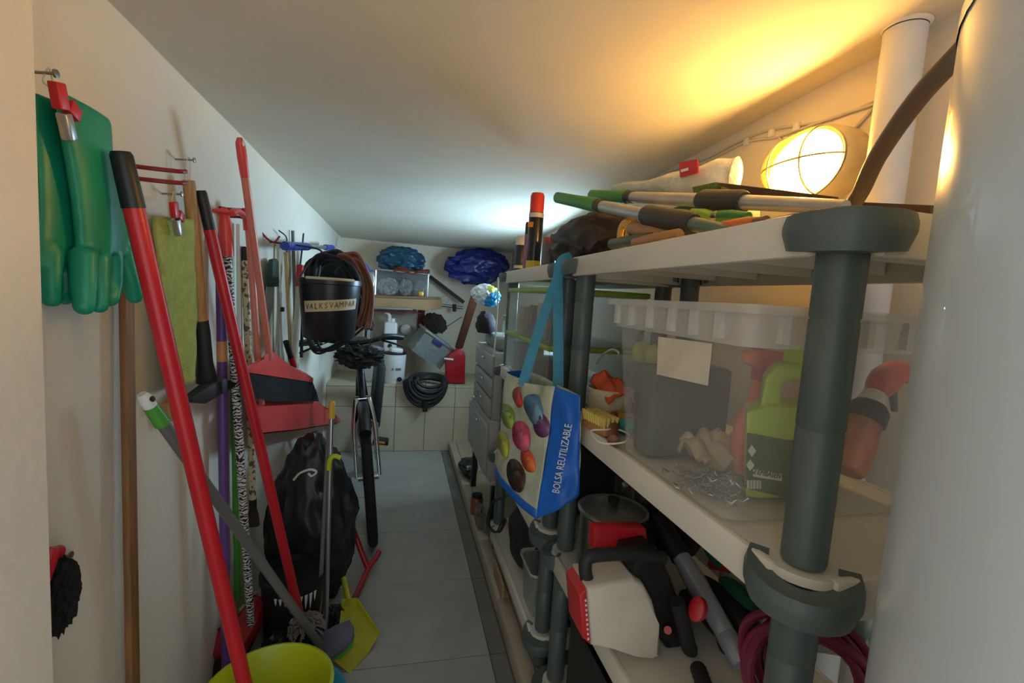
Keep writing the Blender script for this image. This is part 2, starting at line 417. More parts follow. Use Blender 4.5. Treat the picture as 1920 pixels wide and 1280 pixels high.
M_bw = pattern_mat('black_white_floral_print', '17151a', 'ddd6d0', 30, 'petal', 0.46)
M_floral = pattern_mat('beige_floral_print', '6a5a48', 'd8c4a0', 60, 'noise', 0.42)

def nail(p, label, ln=0.045):
    """p = point of the head, nail driven into the left wall"""
    p = V(p); mb = MB()
    mb.rod((XL - 0.01, p.y, p.z - 0.004), p, 0.0022, 8)
    mb.lathe([(0, -0.001), (0.006, -0.001), (0.006, 0.002), (0, 0.0035)], 12, Matrix.Translation(p) @ frame((1, 0, 0)).to_4x4())
    return obj('wall_nail', mb, M_nail, label=label, cat='nail', group='nails in the left wall')
def peg(top, name_label, nailpt):
    """red clip with a steel jaw hanging on a string loop"""
    top = V(top); t = thing('hanging_clip', name_label, 'clip', top - V(0, 0, 0.07))
    mb = MB(); mb.box(top + V(0.006, -0.012, -0.012), (0.012, 0.02, 0.034), (0.25, 0, 0), bevel=0.002)
    mb.box(top + V(0.006, 0.014, -0.022), (0.012, 0.022, 0.02), (-0.4, 0, 0), bevel=0.002)
    obj('grip', mb, M_redpl, t)
    obj('jaw', MB().box(top + V(0.006, 0.002, -0.048), (0.014, 0.016, 0.036), (0.35, 0, 0), bevel=0.003), M_alu, t)
    n = V(nailpt); obj('string', MB().tube(spline([top + V(0.004, -0.012, -0.005), (n.x, n.y - 0.012, n.z - 0.02), (n.x, n.y, n.z + 0.004), (n.x, n.y + 0.01, n.z - 0.02), top + V(0.004, -0.006, -0.005)], 5), 0.0013, 6), M_string, t)
    return t

# rubber gloves ---------------------------------------------------
def glove(label, x, spine, fingers, thumb):
    mb = MB(); rings = []
    for (px, py, w, th) in spine:
        c = AX(x, px, py); hw = w * 0.00118
        rings.append([c + V(th * math.sin(a), hw * math.cos(a), 0) for a in [2 * PI * k / 20 for k in range(20)]])
    mb.ring_loft(rings)
    for f in fingers + [thumb]:
        pts = spline([AX(x + dx, px, py) for (px, py, r, dx) in f], 5)
        rr = []
        n = len(f)
        for i in range(len(pts)):
            u = i / (len(pts) - 1) * (n - 1); k = min(int(u), n - 2); rr.append((f[k][2] * (1 - (u - k)) + f[k + 1][2] * (u - k)) * 0.00115)
        mb.tube(pts, rr, 12, flat=0.8)
        mb.blob(pts[-1], (rr[-1] * 0.98,) * 3, 0, sub=2)
    o = obj('rubber_glove', mb, M_glove, label=label, cat='glove', group='pair of green rubber gloves on the left wall')
    m = o.modifiers.new('union', 'REMESH'); m.mode = 'VOXEL'; m.voxel_size = 0.004; m.use_smooth_shade = True
    m = o.modifiers.new('soften', 'SMOOTH'); m.iterations = 4; m.factor = 0.5
    return o
glove('green rubber glove at the back of the pair, half hidden by the wall corner', -0.520,
      [(108, 196, 42, .012), (112, 260, 46, .016), (118, 330, 48, .017), (122, 400, 50, .018), (118, 455, 50, .018), (112, 500, 40, .016)],
      [[(92, 470, 17, 0), (90, 530, 15, .004), (97, 560, 12, .006)], [(118, 480, 17, 0), (122, 530, 14, .004), (122, 556, 12, .006)]],
      [(140, 440, 18, 0), (150, 500, 14, .004), (150, 540, 12, .006)])
glove('green rubber glove in front, its thumb sticking out towards the red mop handle', -0.488,
      [(158, 198, 52, .010), (160, 208, 53, .013), (164, 260, 50, .016), (172, 320, 46, .018), (184, 380, 50, .019), (192, 430, 54, .020), (192, 475, 50, .019)],
      [[(156, 470, 18, 0), (156, 535, 16, .006), (158, 574, 13, .010)], [(182, 480, 17, 0), (184, 540, 15, .006), (186, 572, 12, .010)],
       [(206, 475, 17, 0), (208, 530, 15, .006), (206, 560, 12, .010)], [(224, 465, 16, 0), (240, 520, 15, .004), (252, 556, 12, .006)]],
      [(222, 420, 18, 0), (246, 455, 17, .004), (258, 486, 13, .006)])
nail(AX(-0.50, 104, 138), 'steel nail in the left wall above the green gloves')
peg(AX(-0.470, 112, 168), 'red clip with steel jaw gripping the green rubber gloves', AX(-0.51, 92, 133))

# brown wooden batten ------------------------------------------------
t = thing('wooden_batten', 'long flat brown wooden batten standing against the left wall behind the gloves', 'batten', (AX(-0.518, 236, 500).x, AX(-0.518, 236, 500).y, 0))
a = AX(-0.522, 234, 385); b = AX(-0.512, 249, 1270); d = (b - a); b = a + d * (a.z / (a.z - b.z))
mb = MB(); Fm = frame(b - a, (0, 1, 0)); L = (b - a).length
mb.box((0, 0, 0), (0.030, 0.014, L), mtx=Matrix.Translation((a + b) / 2) @ Fm.to_4x4(), bevel=0.003)
obj('board', mb, M_brownwood, t)
hk = AX(-0.49, 232, 326)
obj('string', MB().tube(spline([a + V(0.008, -0.006, -0.02), hk + V(0, -0.008, -0.01), hk + V(0, 0.0, 0.008), hk + V(0, 0.012, -0.012), a + V(0.008, 0.006, -0.02)], 5), 0.0016, 6), M_string, t)

def wall_hook(label, px, py, ln=0.075, tip=0.02):
    c = AX(XL, px, py); mb = MB()
    for dz in (0.012, -0.010):
        mb.tube(spline([(XL - 0.005, c.y, c.z + dz), (XL + ln * 0.5, c.y - 0.012, c.z + dz - 0.004), (XL + ln, c.y + 0.01, c.z + dz), (XL + ln + 0.006, c.y + 0.034, c.z + dz + tip * 0.3)], 6), 0.0042, 8)
    return obj('wall_hook', mb, mat('dark_red_vinyl', '8f2028', 0.4), label=label, cat='hook', group='red vinyl hooks on the left wall')
wall_hook('red vinyl double hook holding the black-topped red handle nearest the gloves', 214, 318, 0.10)

def handle_pole(name, label, cat, a, b, r, m, top_m=None, top_len=0.1, top_r=None, parent_extra=None, grp=None):
    a = V(a); b = V(b); t = thing(name, label, cat, (b.x, b.y, min(a.z, b.z)), grp)
    d = (b - a).normalized()
    obj('pole', MB().rod(a + d * (top_len * 0.9 if top_m else 0), b, r, 14), m, t)
    if top_m:
        q = top_r or r * 1.08
        obj('grip', MB().tube([a, a + d * 0.006, a + d * top_len * 0.7, a + d * top_len], [q * 0.8, q * 0.95, q, q * 1.02], 14), top_m, t)
    return t, d
# red mop handle in the lime bucket
ra = AX(-0.452, 226, 284)
rb = AZ(0.16, 486, 1400)
t, d = handle_pole('mop', 'red pole with black grip standing in the lime green bucket', 'mop', ra, rb, 0.0155, M_redpl, M_black, 0.088, 0.0165)
mb = MB()
for k in range(40):
    an = random.random() * 2 * PI; rr = random.uniform(0.01, 0.035)
    e = V(rb.x + 0.015 + rr * math.cos(an), rb.y + 0.03 + rr * math.sin(an), 0.045 + random.random() * 0.02)
    mb.tube(spline([rb + V(0, 0, 0.0), (rb + e) / 2 + V(0.015 * math.cos(an), 0.015 * math.sin(an), 0.03), e], 4), 0.004, 5)
obj('mop_strands', mb, M_string, t); 
obj('socket', MB().rod(rb + d * -0.09, rb, 0.019, 14), M_redpl, t)

# second red handle
ra2 = AX(-0.495, 376, 357); rb2 = AZ(0.13, 566, 1172)
t, d = handle_pole('mop', 'red pole with tapered black grip ending in the grey mop among the floor clutter', 'mop', ra2, rb2, 0.0145, M_redpl, M_black, 0.105, 0.0135)
mb = MB()
for k in range(120):
    an = random.random() * 2 * PI; el = random.uniform(-0.15, 1.0); rr = 0.055
    e = rb2 + V(rr * math.cos(an) * math.cos(el) * 1.1, rr * math.sin(an) * math.cos(el), rr * math.sin(el) - 0.01) + V(0.02, -0.015, 0)
    mb.tube(spline([rb2 + V(0.02, -0.015, 0.0), rb2.lerp(e, 0.7) + V(random.uniform(-.01, .01), random.uniform(-.01, .01), 0.012), e], 3), 0.0035, 4)
obj('mop_strands', mb, mat('grey_mop_yarn', '8b8078', 0.9, var=0.25, scale=60), t)

# lime microfibre cloth on its clip
c0, c1, c2, c3 = AX(-0.515, 288, 405), AX(-0.505, 369, 412), AX(-0.505, 306, 738), AX(-0.505, 374, 706)
def clf(u, v):
    p = c0.lerp(c1, u).lerp(c2.lerp(c3, u), v)
    p.x += 0.008 * math.sin(u * 9 + v * 2) * (0.3 + v) + 0.004 * noise.noise(V(u * 6, v * 6, 2)); p.y += 0.004 * noise.noise(V(u * 2, v * 9, 5)); return p
obj('microfibre_cloth', MB().grid(clf, 22, 50), M_cloth, solid=0.006, label='lime green microfibre cloth hanging from a red clip on the left wall', cat='cloth')
nail(AX(-0.50, 341, 364), 'steel nail in the left wall above the lime green cloth')
peg(AX(-0.496, 326, 384), 'red clip with steel jaw gripping the lime green cloth', AX(-0.51, 327, 362))

# wooden handled scraper
t = thing('floor_scraper', 'wooden handled scraper with flat black rubber blade hanging on the left wall', 'scraper', AX(-0.50, 392, 740))
a = AX(-0.512, 354, 338); b = AX(-0.50, 379, 622)
mb = MB(); Fm = frame(b - a, (0, 1, 0))
mb.tube([a, a.lerp(b, 0.03), a.lerp(b, 0.5), b], [0.0125, 0.0135, 0.0145, 0.0135], 14); obj('handle', mb, M_wood, t)
n_ = AX(-0.50, 364, 300)
obj('string', MB().tube(spline([a + V(0, -0.012, -0.01), n_ + V(-0.01, -0.014, -0.01), n_ + V(-0.01, -0.004, 0.004), n_ + V(-0.01, 0.006, -0.01), a + V(0, 0.004, -0.01)], 5), 0.0014, 6), M_string, t)
c = AX(-0.497, 388, 716)
obj('socket', MB().tube([b.lerp(a, 0.08), b, b.lerp(c, 0.6), c], [0.017, 0.019, 0.019, 0.026], 14, flat=0.8), M_rubber, t)
P = lambda px, py, x=-0.49: AX(x, px, py)
obj('blade', MB().slab([P(372, 722), P(405, 706), P(428, 715), P(426, 722), P(368, 754), P(342, 752), P(340, 744)], (0.022, 0, -0.004), bevel=0.003), M_rubber, t)
nail(n_, 'steel nail in the left wall above the wooden handled scraper')
obj('wood_block', MB().box(AX(-0.515, 322, 768), (0.03, 0.03, 0.05), (0.3, 0, 0), bevel=0.006), M_wood, label='small wooden peg on the left wall behind the red mop handle', cat='peg')

# grey mop pole with green and white end
ga = AX(-0.47, 268, 742); gb = AZ(0.10, 602, 1212); d = (gb - ga).normalized()
t = thing('flat_mop', 'grey pole with green collar and white cap leaning across to a flat mop head', 'mop', (gb.x, gb.y, 0.0))
obj('pole', MB().tube([ga + d * 0.06, gb], [0.0115, 0.0125], 14), M_greypole, t)
obj('collar', MB().tube([ga + d * 0.026, ga + d * 0.075], [0.0125, 0.0145], 14), M_green, t)
obj('end_cap', MB().tube([ga - d * 0.005, ga + d * 0.002, ga + d * 0.03], [0.008, 0.0115, 0.0125], 14), M_white, t)
obj('hang_hole', MB().lathe([(0, 0), (0.005, 0), (0.006, 0.002), (0, 0.003)], 12, Matrix.Translation(ga + d * 0.012 + V(0.011, -0.004, 0.004)) @ frame((1, -0.4, 0.3)).to_4x4()), M_rubber, t)
hp = [AZ(z, px, py) for (px, py, z) in [(594, 1214, .05), (596, 1188, .075), (630, 1170, .10), (655, 1160, .12), (664, 1175, .12), (660, 1195, .10), (640, 1215, .07), (612, 1236, .045)]]
obj('mop_plate', MB().slab(hp, (0.0, 0.012, -0.03), bevel=0.006), mat('lilac_grey_fabric', '6f6c80', 0.9, var=0.15, scale=30), t)
obj('mop_pad', MB().slab([p + V(0.003, 0.004, -0.03) for p in hp], (0.0, 0.008, -0.014), bevel=0.004), M_green, t)

# purple pole
pa, pb = AX(-0.512, 413, 452), AX(-0.500, 422, 1090); pb = pa + (pb - pa) * ((pa.z - 0.02) / (pa.z - pb.z))
t, d = handle_pole('broom_pole', 'plain purple broom pole hanging on the left wall', 'pole', pa, pb, 0.0135, M_purple, None)
q = pa + (pb - pa) * 0.21
obj('sticker', MB().tube([q, q + d * 0.06], 0.0138, 14), mat('orange_sticker', 'd79a6a', 0.5), t)
obj('hanging_loop', MB().tube(spline([pa + d * 0.02 + V(0, -0.008, 0), pa + V(0, -0.008, 0.02), pa + V(0, 0, 0.032), pa + V(0, 0.008, 0.02), pa + d * 0.02 + V(0, 0.008, 0)], 5), 0.003, 8), M_purple, t)

# black and white printed pole with big red grip and its own broom
ba, bb = AX(-0.492, 420, 388), AZ(0.10, 472, 1192); d = (bb - ba).normalized()
t = thing('broom', 'broom with black and white flower-printed pole and long red grip', 'broom', (bb.x, bb.y, 0))
obj('pole', MB().rod(ba + d * 0.10, bb, 0.012, 16), M_bw, t)
obj('grip', MB().tube([ba, ba + d * 0.015, ba + d * 0.045, ba + d * 0.12, ba + d * 0.135], [0.006, 0.011, 0.0165, 0.0175, 0.0165], 16), M_coral, t)
hb = [AZ(z, px, py) for (px, py, z) in [(446, 1140, .14), (470, 1110, .15), (492, 1098, .15), (494, 1120, .12), (470, 1165, .10), (452, 1205, .09), (440, 1206, .09)]]
obj('broom_block', MB().slab(hb, (0.02, 0.03, -0.035), bevel=0.008), M_floral, t)

# green pole with a light green dustpan
ga, gb = AX(-0.527, 432, 470), AX(-0.522, 446, 1120)
t, d = handle_pole('dustpan_pole', 'thin green pole with pale green scoop behind the flower-printed broom', 'dustpan', ga, gb, 0.009, M_green, None)
sp = [V(max(q.x, XL + 0.03), q.y, q.z) for q in (AZ(z, px, py) for (px, py, z) in [(455, 1080, .22), (437, 1098, .20), (412, 1135, .14), (397, 1168, .10), (404, 1178, .09), (424, 1176, .09), (440, 1150, .12), (462, 1098, .20)])]
obj('scoop', MB().slab(sp, (-0.012, 0.012, -0.012), bevel=0.003), mat('pale_green_plastic', '8fb07a', 0.45), t)

# red floor brush lying by the wall
t = thing('floor_brush', 'dark red floor brush with black bristles lying at the foot of the left wall', 'brush', AZ(0.0, 430, 1240))
rbp = [AZ(z, px, py) for (px, py, z) in [(388, 1190, .13), (410, 1180, .15), (445, 1155, .18), (476, 1112, .20), (498, 1120, .18), (480, 1168, .15), (452, 1215, .12), (395, 1228, .09)]]
obj('head', MB().slab(rbp, (0.01, 0.02, -0.04), bevel=0.008), mat('dark_red_plastic', '9a1f2a', 0.4), t)
obj('bristles', MB().slab([p + V(0.004, 0.006, -0.042) for p in rbp], (-0.02, -0.01, -0.05), bevel=0.004), M_bristle, t)

# white batten, beige printed brush pole
a, b = AX(-0.525, 448, 420), AX(-0.52, 452, 1000)
obj('white_batten', MB().box((0, 0, 0), (0.022, 0.012, (a - b).length), mtx=Matrix.Translation((a + b) / 2) @ frame(b - a, (0, 1, 0)).to_4x4(), bevel=0.002), M_white, label='thin white batten on the left wall behind the salmon broom', cat='batten')
a, b = AX(-0.508, 459, 462), AX(-0.495, 474, 935); d = (b - a).normalized()
t, d = handle_pole('brush', 'long brush with beige flower-printed handle and black tip on the left wall', 'brush', a, b, 0.0115, M_floral, M_black, 0.05, 0.011)
obj('ferrule', MB().tube([b, b + d * 0.03], [0.0125, 0.013], 12), M_black, t)
obj('bristles', MB().tube([b + d * 0.028, b + d * 0.06, b + d * 0.105], [0.011, 0.018, 0.021], 12, flat=0.6), mat('brown_bristles', '4a3226', 0.95, bump=0.8, bscale=300), t)

# salmon broom and dustpan set --------------------------------------------
t = thing('broom', 'salmon pole broom with coral red head and dark bristles hung upside the dustpan', 'broom', AX(-0.47, 530, 750))
a = AX(-0.430, 449, 258); b = AX(-0.425, 506, 672); d = (b - a).normalized()
obj('pole', MB().rod(a + d * 0.09, b, 0.0105, 14), M_pink, t)
obj('grip', MB().tube([a, a + d * 0.012, a + d * 0.05, a + d * 0.1], [0.006, 0.0115, 0.0125, 0.011], 14), M_coral, t)
obj('hang_eye', MB().lathe([(0, 0), (0.003, 0), (0.004, 0.001), (0, 0.002)], 10, Matrix.Translation(a + d * 0.014 + V(0.009, -0.006, 0)) @ frame((0.8, -0.6, 0)).to_4x4(), sy=1.0, sx=2.2), M_white, t)
X1 = -0.425
hd = [AX(X1, *p) for p in [(462, 700), (463, 688), (476, 683), (490, 680), (496, 668), (502, 660), (512, 660), (522, 670), (545, 688), (575, 702), (588, 710), (588, 718)]]
obj('head', MB().slab(hd, (-0.012, 0.045, 0), bevel=0.008), M_coral, t)
br_ = [AX(X1, *p) for p in [(464, 701), (587, 717), (595, 738), (599, 753), (520, 753), (470, 746), (465, 730)]]
obj('bristles', MB().slab([p + V(-0.004, 0, 0) for p in br_], (-0.006, 0.040, 0), bevel=0.005), M_bristle, t)
t = thing('dustpan', 'coral red long-handled dustpan with salmon pole and clip arm on the left wall', 'dustpan', AX(-0.44, 540, 815))
a = AX(-0.475, 464, 398); b = AX(-0.445, 490, 758); d = (b - a).normalized()
obj('pole', MB().rod(a, b, 0.0105, 14), M_pink, t)
obj('clip_collar', MB().tube([a - d * 0.012, a + d * 0.055], [0.0155, 0.015], 14), M_coral, t)
obj('clip_arm', MB().tube(spline([a + d * 0.02 + V(0.002, -0.01, 0), AX(-0.47, 450, 398), AX(-0.470, 440, 396), AX(-0.470, 434, 400)], 5), [0.009] * 16, 12), M_coral, t)
obj('clip_ring', MB().tube([AX(-0.492, 421, 398) + V(0.025 * math.cos(q), 0.025 * math.sin(q), 0) for q in [2 * PI * k / 20 for k in range(20)]], 0.006, 10, closed=True), M_coral, t)
X2 = -0.43
o_ = [AX(X2, *p) for p in [(474, 768), (492, 762), (570, 757), (600, 760), (622, 772), (641, 788), (634, 793), (560, 806), (484, 814), (480, 800)]]
sc_ = MB()
sc_.slab(o_, (-0.006, -0.002, 0))                                                   # near side wall
sc_.slab([p + V(-0.030, 0.085, 0) for p in o_], (-0.006, -0.002, 0))                # far side wall
bt = [o_[9], o_[8], o_[7], o_[6], o_[5]]
for p, q in zip(bt, bt[1:]): sc_.slab([p, q, q + V(-0.030, 0.085, 0), p + V(-0.030, 0.085, 0)], (0, 0, 0.004))
sc_.slab([o_[0], o_[9], o_[9] + V(-0.030, 0.085, 0), o_[0] + V(-0.030, 0.085, 0)], (0.002, 0.005, 0))
obj('pan', sc_, M_coral, t)
wall_hook('short red vinyl hook on the left wall carrying the salmon dustpan', 412, 396, 0.05, 0.0)

# bare red hook
c = AX(XL, 492, 440); mb = MB(); mb.tube(spline([(XL - 0.004, c.y, c.z + 0.01), (XL + 0.012, c.y + 0.02, c.z - 0.012), (XL + 0.03, c.y + 0.05, c.z - 0.02), (XL + 0.045, c.y + 0.07, c.z + 0.006)], 6), 0.004, 8)
obj('wall_hook', mb, MATS['dark_red_vinyl'], label='empty curved red hook on the left wall right of the salmon broom', cat='hook', group='red vinyl hooks on the left wall')

# hand saw / trowel with dark green grip
t = thing('hand_saw', 'pruning saw with dark green grip hanging on the left wall', 'saw', AX(-0.52, 505, 600))
obj('grip', MB().slab([AX(-0.52, *p) for p in [(503, 486), (510, 484), (514, 490), (513, 534), (517, 537), (498, 537), (501, 534), (501, 492)]], (0.02, -0.004, 0), bevel=0.005), mat('dark_green_plastic', '23402f', 0.5), t)
obj('blade', MB().slab([AX(-0.52, *p) for p in [(499, 537), (513, 537), (512, 560), (506, 592), (499, 612), (496, 560)]], (0.003, 0, 0)), M_steel, t)

# slats, sticks and small handles on the far stretch of the left wall
def stick(name, label, cat, p1, p2, x1, x2, w, m, flat=False, group=None, tip=None):
    a = AX(x1, *p1); b = AX(x2, *p2); t = thing(name, label, cat, b, group)
    if flat: obj('stick', MB().box((0, 0, 0), (w * 2, w, (a - b).length), mtx=Matrix.Translation((a + b) / 2) @ frame(b - a, (0, 1, 0)).to_4x4(), bevel=0.002), m, t)
    else: obj('stick', MB().rod(a, b, w, 12), m, t)
    if tip: d = (b - a).normalized(); obj('tip', MB().tube([a - d * 0.002, a + d * tip[1]], w * 1.15, 12), tip[0], t)
    return t, a, b
M_palewood = mat('light_stick_wood', 'cbb07c', 0.6, var=0.15, stretch=(12, 12, 1))
t, a, b = stick('slat', 'pale narrow wooden slat on the left wall beside the saw', 'slat', (522, 452), (524, 690), -0.525, -0.515, 0.011, mat('pale_slat_wood', 'c9c0a8', 0.6), True)
t, a, b = stick('spirit_level', 'thin white ruler-like strip with black mark beside the wooden stick', 'strip', (526, 548), (532, 700), -0.51, -0.505, 0.008, M_white, True)
obj('mark', MB().box(a.lerp(b, 0.2) + V(0.006, -0.004, 0), (0.012, 0.02, 0.02)), M_black, t)
t, a, b = stick('wooden_stake', 'light wooden stake with black cord loop on the left wall', 'stake', (536, 472), (548, 700), -0.515, -0.50, 0.014, M_palewood, True)
obj('cord', MB().tube(spline([a + V(0.004, 0, -0.01), a + V(0.006, -0.02, 0.06), AX(-0.52, 523, 432)], 6), 0.003, 6), M_black, t)
t, a, b = stick('grey_pole', 'slim dark grey pole between the wooden stake and the red-tipped handle', 'pole', (549, 432), (556, 690), -0.525, -0.51, 0.008, M_greypole)
t, a, b = stick('hoe', 'cream tool handle with red top hanging next to the black bucket', 'hoe', (563, 498), (551, 700), -0.465, -0.46, 0.014, mat('cream_paint', 'cfc4ac', 0.5), False, None, (M_redpl, 0.1))
obj('cord', MB().tube(spline([a, AX(-0.465, 566, 470), AX(-0.475, 569, 438)], 6), 0.004, 6), M_black, t)
t, a, b = stick('pry_bar', 'dark flat steel bar hanging behind the black bucket', 'bar', (568, 560), (565, 670), -0.50, -0.49, 0.012, M_black, True)
# red handled tool below
a, b = AX(-0.48, 536, 640), AX(-0.46, 552, 690)
t = thing('hand_rake', 'tool with black and red handle showing above the coral broom head', 'hand tool', b)
obj('handle', MB().rod(a, a.lerp(b, 0.6), 0.012, 12), M_black, t); obj('ferrule', MB().rod(a.lerp(b, 0.58), b, 0.014, 12), M_redpl, t)

# blue ended clamp bar
a, b = AX(-0.455, 537, 461), AX(-0.455, 622, 464)
t = thing('clamp_bar', 'grey horizontal bar with blue plastic ends on the left wall above the bucket', 'bar', a.lerp(b, 0.5))
obj('bar', MB().rod(a, b, 0.011, 12), M_alu, t); M_blue = mat('blue_plastic', '2a3f9a', 0.4)
obj('end', MB().rod(a - (b - a) * 0.02, a.lerp(b, 0.35), 0.018, 12), M_blue, t); obj('end', MB().rod(b.lerp(a, 0.22), b + (b - a) * 0.02, 0.017, 12), M_blue, t)
for q in (0.15, 0.85):
    p = a.lerp(b, q); obj('bracket', MB().rod((XL, p.y, p.z), p, 0.006, 8), M_alu, t)
# shadowless small clear bottle-shaped hook near the far corner
p = AX(XL + 0.02, 634, 455)
obj('clear_hook', MB().lathe([(0, 0), (0.02, 0), (0.022, 0.06), (0.008, 0.085), (0.008, 0.1), (0, 0.1)], 14, Matrix.Translation(p - V(-0.01, 0, 0.05))), mat('clear_plastic', 'e6f0f4', 0.15, alpha=0.25), label='small clear plastic holder on the left wall near the far corner', cat='holder')
# little black brush low beside the door corner
p = AX(-0.51, 112, 1118)
t = thing('hand_brush', 'small black hand brush with red handle low beside the door corner', 'brush', p - V(0, 0, 0.1))
obj('bristles', MB().blob(p, (0.018, 0.034, 0.058), 0.35, 6, 4, 4, sharp=True), M_bristle, t)
obj('handle', MB().tube([p + V(0, -0.04, 0.05), p + V(0.0, -0.02, 0.085), p + V(0, 0.0, 0.075)], [0.012, 0.014, 0.01], 10), M_redpl, t)
nail(AX(-0.525, 132, 1040) , 'steel nail low on the left wall above the small black hand brush')

# ------------------------------------------------------------------ floor clutter at the left
# lime bucket
bc = AZ(0.27, 503, 1292); BR = 0.148
t = thing('bucket', 'lime green bucket with the red mop in it, at the bottom of the frame', 'bucket', (bc.x, bc.y, 0))
Mx = Matrix.Translation((bc.x, bc.y, 0))
obj('body', MB().lathe([(0, 0.004), (0.105, 0.004), (0.11, 0.008), (BR - 0.006, 0.262), (BR + 0.004, 0.266), (BR + 0.006, 0.274), (BR - 0.002, 0.277), (BR - 0.009, 0.268), (0.106, 0.012), (0, 0.01)], 40, Mx), M_limegreen, t)
obj('blue_basin', MB().lathe([(0, 0.0), (0.138, 0.0), (0.164, 0.20), (0.170, 0.206), (0.173, 0.20), (0.167, 0.19), (0.142, -0.002), (0, -0.002)], 36, Matrix.Translation((bc.x + 0.018, bc.y + 0.01, 0.0))), mat('sky_blue_plastic', '3fa3cc', 0.4), label='sky blue plastic basin nested around the lime bucket', cat='basin')
hpts = [(bc.x + 0.155 * math.cos(a), bc.y + 0.155 * math.sin(a), 0.25 - 0.03 * math.sin((a - 0.5) * 1.0)) for a in [0.5 + PI * k / 14 for k in range(15)]]
obj('handle', MB().tube(hpts, 0.004, 8), M_white, t)

# black rubbish sack
gc = AY(1.95, 586, 960)
t = thing('rubbish_sack', 'full black plastic rubbish sack with white tie by the bicycle', 'sack', (gc.x, gc.y, 0))
M_sack = mat('black_sack_film', '222426', 0.42, var=0.3, scale=8, bump=0.5, bscale=12)
def sack(p):
    u = (p.z + 0.32) / 0.64
    k = 1.0 - 0.35 * max(0, u - 0.6) * 1.6; return V(p.x * k, p.y * k, p.z)
obj('sack', MB().blob((gc.x, gc.y, 0.31), (0.17, 0.125, 0.37), 0.13, 2.4, 3, 5, flatz=0.004, sharp=True, fn=sack), M_sack, t)
kp = AY(1.80, 583, 884)
obj('tie', MB().tube(spline([kp + V(-0.06, 0, -0.03), kp + V(-0.035, -0.01, 0.0), kp + V(0.0, -0.01, 0.012), kp + V(0.02, -0.005, 0.0), kp + V(0.005, -0.012, -0.012), kp + V(-0.008, -0.01, -0.002)], 6), 0.004, 8), M_string, t)
# black paint pail with drips
pc = AY(1.70, 552, 1100)
t = thing('paint_pail', 'black pail with white drip lettering in front of the rubbish sack', 'pail', (pc.x, pc.y, 0)); Mx = Matrix.Translation((pc.x, pc.y, 0))
obj('body', MB().lathe([(0, 0), (0.095, 0), (0.108, 0.24), (0.114, 0.245), (0.114, 0.262), (0.106, 0.262), (0.104, 0.24), (0, 0.23)], 32, Mx), M_black, t)
aim = V(0, 0, 0) - V(pc.x, pc.y, 0); aim.normalize(); sd = V(-aim.y, aim.x, 0)
def onpail(u, z, off=0.002):
    an = u; r = 0.095 + 0.013 * z / 0.24 + off; dd = aim * math.cos(an) + sd * math.sin(an)
    return V(pc.x + dd.x * r, pc.y + dd.y * r, z)
mb = MB()
for k in range(9):
    u = -0.55 + 0.15 * k; ln = random.uniform(0.02, 0.06)
    mb.slab([onpail(u - 0.05, 0.225), onpail(u + 0.05, 0.225), onpail(u + 0.03, 0.225 - ln * 0.6), onpail(u, 0.225 - ln), onpail(u - 0.03, 0.225 - ln * 0.6)], aim * 0.002)
obj('paint_drips', mb, M_white, t)
c = onpail(0.12, 0.145, 0.004); mb = MB(); mb.text('on', 0.05, Matrix.Translation(c) @ Matrix((sd, V(0, 0, 1), aim)).transposed().to_4x4())
obj('lettering', mb, M_white, t)

# pair of slim grey rods with yellow top and lime hook
a = AY(1.66, 622, 768); b = AY(1.64, 613, 1108); b = a + (b - a) * (a.z / (a.z - b.z))
t = thing('walking_stick', 'slim grey stick with yellow top and lime hook standing in front of the sack', 'stick', b)
obj('shaft', MB().rod(a, b, 0.0075, 10), M_alu, t)
obj('top', MB().tube([a + V(0, 0, 0.03), a + V(0, 0, 0.024), a + V(0, 0, -0.03)], [0.007, 0.011, 0.011], 12), mat('yellow_plastic', 'c9a63a', 0.4), t)
c = a.lerp(b, 0.2); obj('hook', MB().tube(spline([c + V(-0.004, -0.008, -0.035), c + V(0.0, -0.012, 0.0), c + V(0.014, -0.012, 0.014), c + V(0.034, -0.010, 0.006)], 5), 0.0085, 10), M_limegreen, t)
a2 = AY(1.70, 616, 800); b2 = AY(1.67, 601, 1100); b2 = a2 + (b2 - a2) * (a2.z / (a2.z - b2.z))
obj('walking_stick', MB().tube([a2, a2.lerp(b2, .5), b2], [0.006, 0.0075, 0.0085], 10), M_greypole, label='dull grey stick standing just behind the yellow-topped one', cat='stick')

# yellow dustpan, black bag heap
yp = [AZ(z, px, py) for (px, py, z) in [(640, 1138, .10), (668, 1136, .10), (711, 1190, .03), (690, 1225, .005), (655, 1262, .0), (628, 1240, .03)]]
t = thing('dustpan', 'olive yellow dustpan on the floor beside the flat mop', 'dustpan', AZ(0.0, 665, 1220))
dp = MB(); dp.slab(yp, (0.0, 0.004, -0.005)); dp.slab([yp[0], yp[1], yp[1] + V(0, 0.0, 0.03), yp[0] + V(0, 0.0, 0.03)], (0, 0.005, 0))
dp.slab([yp[1], yp[2], yp[2] + V(0, 0, 0.004), yp[1] + V(0, 0, 0.03)], (0.004, 0.003, 0))
obj('pan', dp, mat('olive_yellow_plastic', 'a8a524', 0.42), t)
obj('grip', MB().tube([yp[0].lerp(yp[1], .5) + V(0, 0, 0.02), yp[0].lerp(yp[1], .5) + V(-0.03, 0.10, 0.05)], 0.011, 10), MATS['olive_yellow_plastic'], t)
q = AZ(0.08, 628, 1150)
obj('bin_bag', MB().blob((q.x, q.y, 0.05), (0.04, 0.04, 0.06), 0.22, 3, 21, 4, flatz=0.003, sharp=True), M_sack, label='small knotted black bag on the floor behind the mop heads', cat='bag')
q = AZ(0.08, 520, 1205)
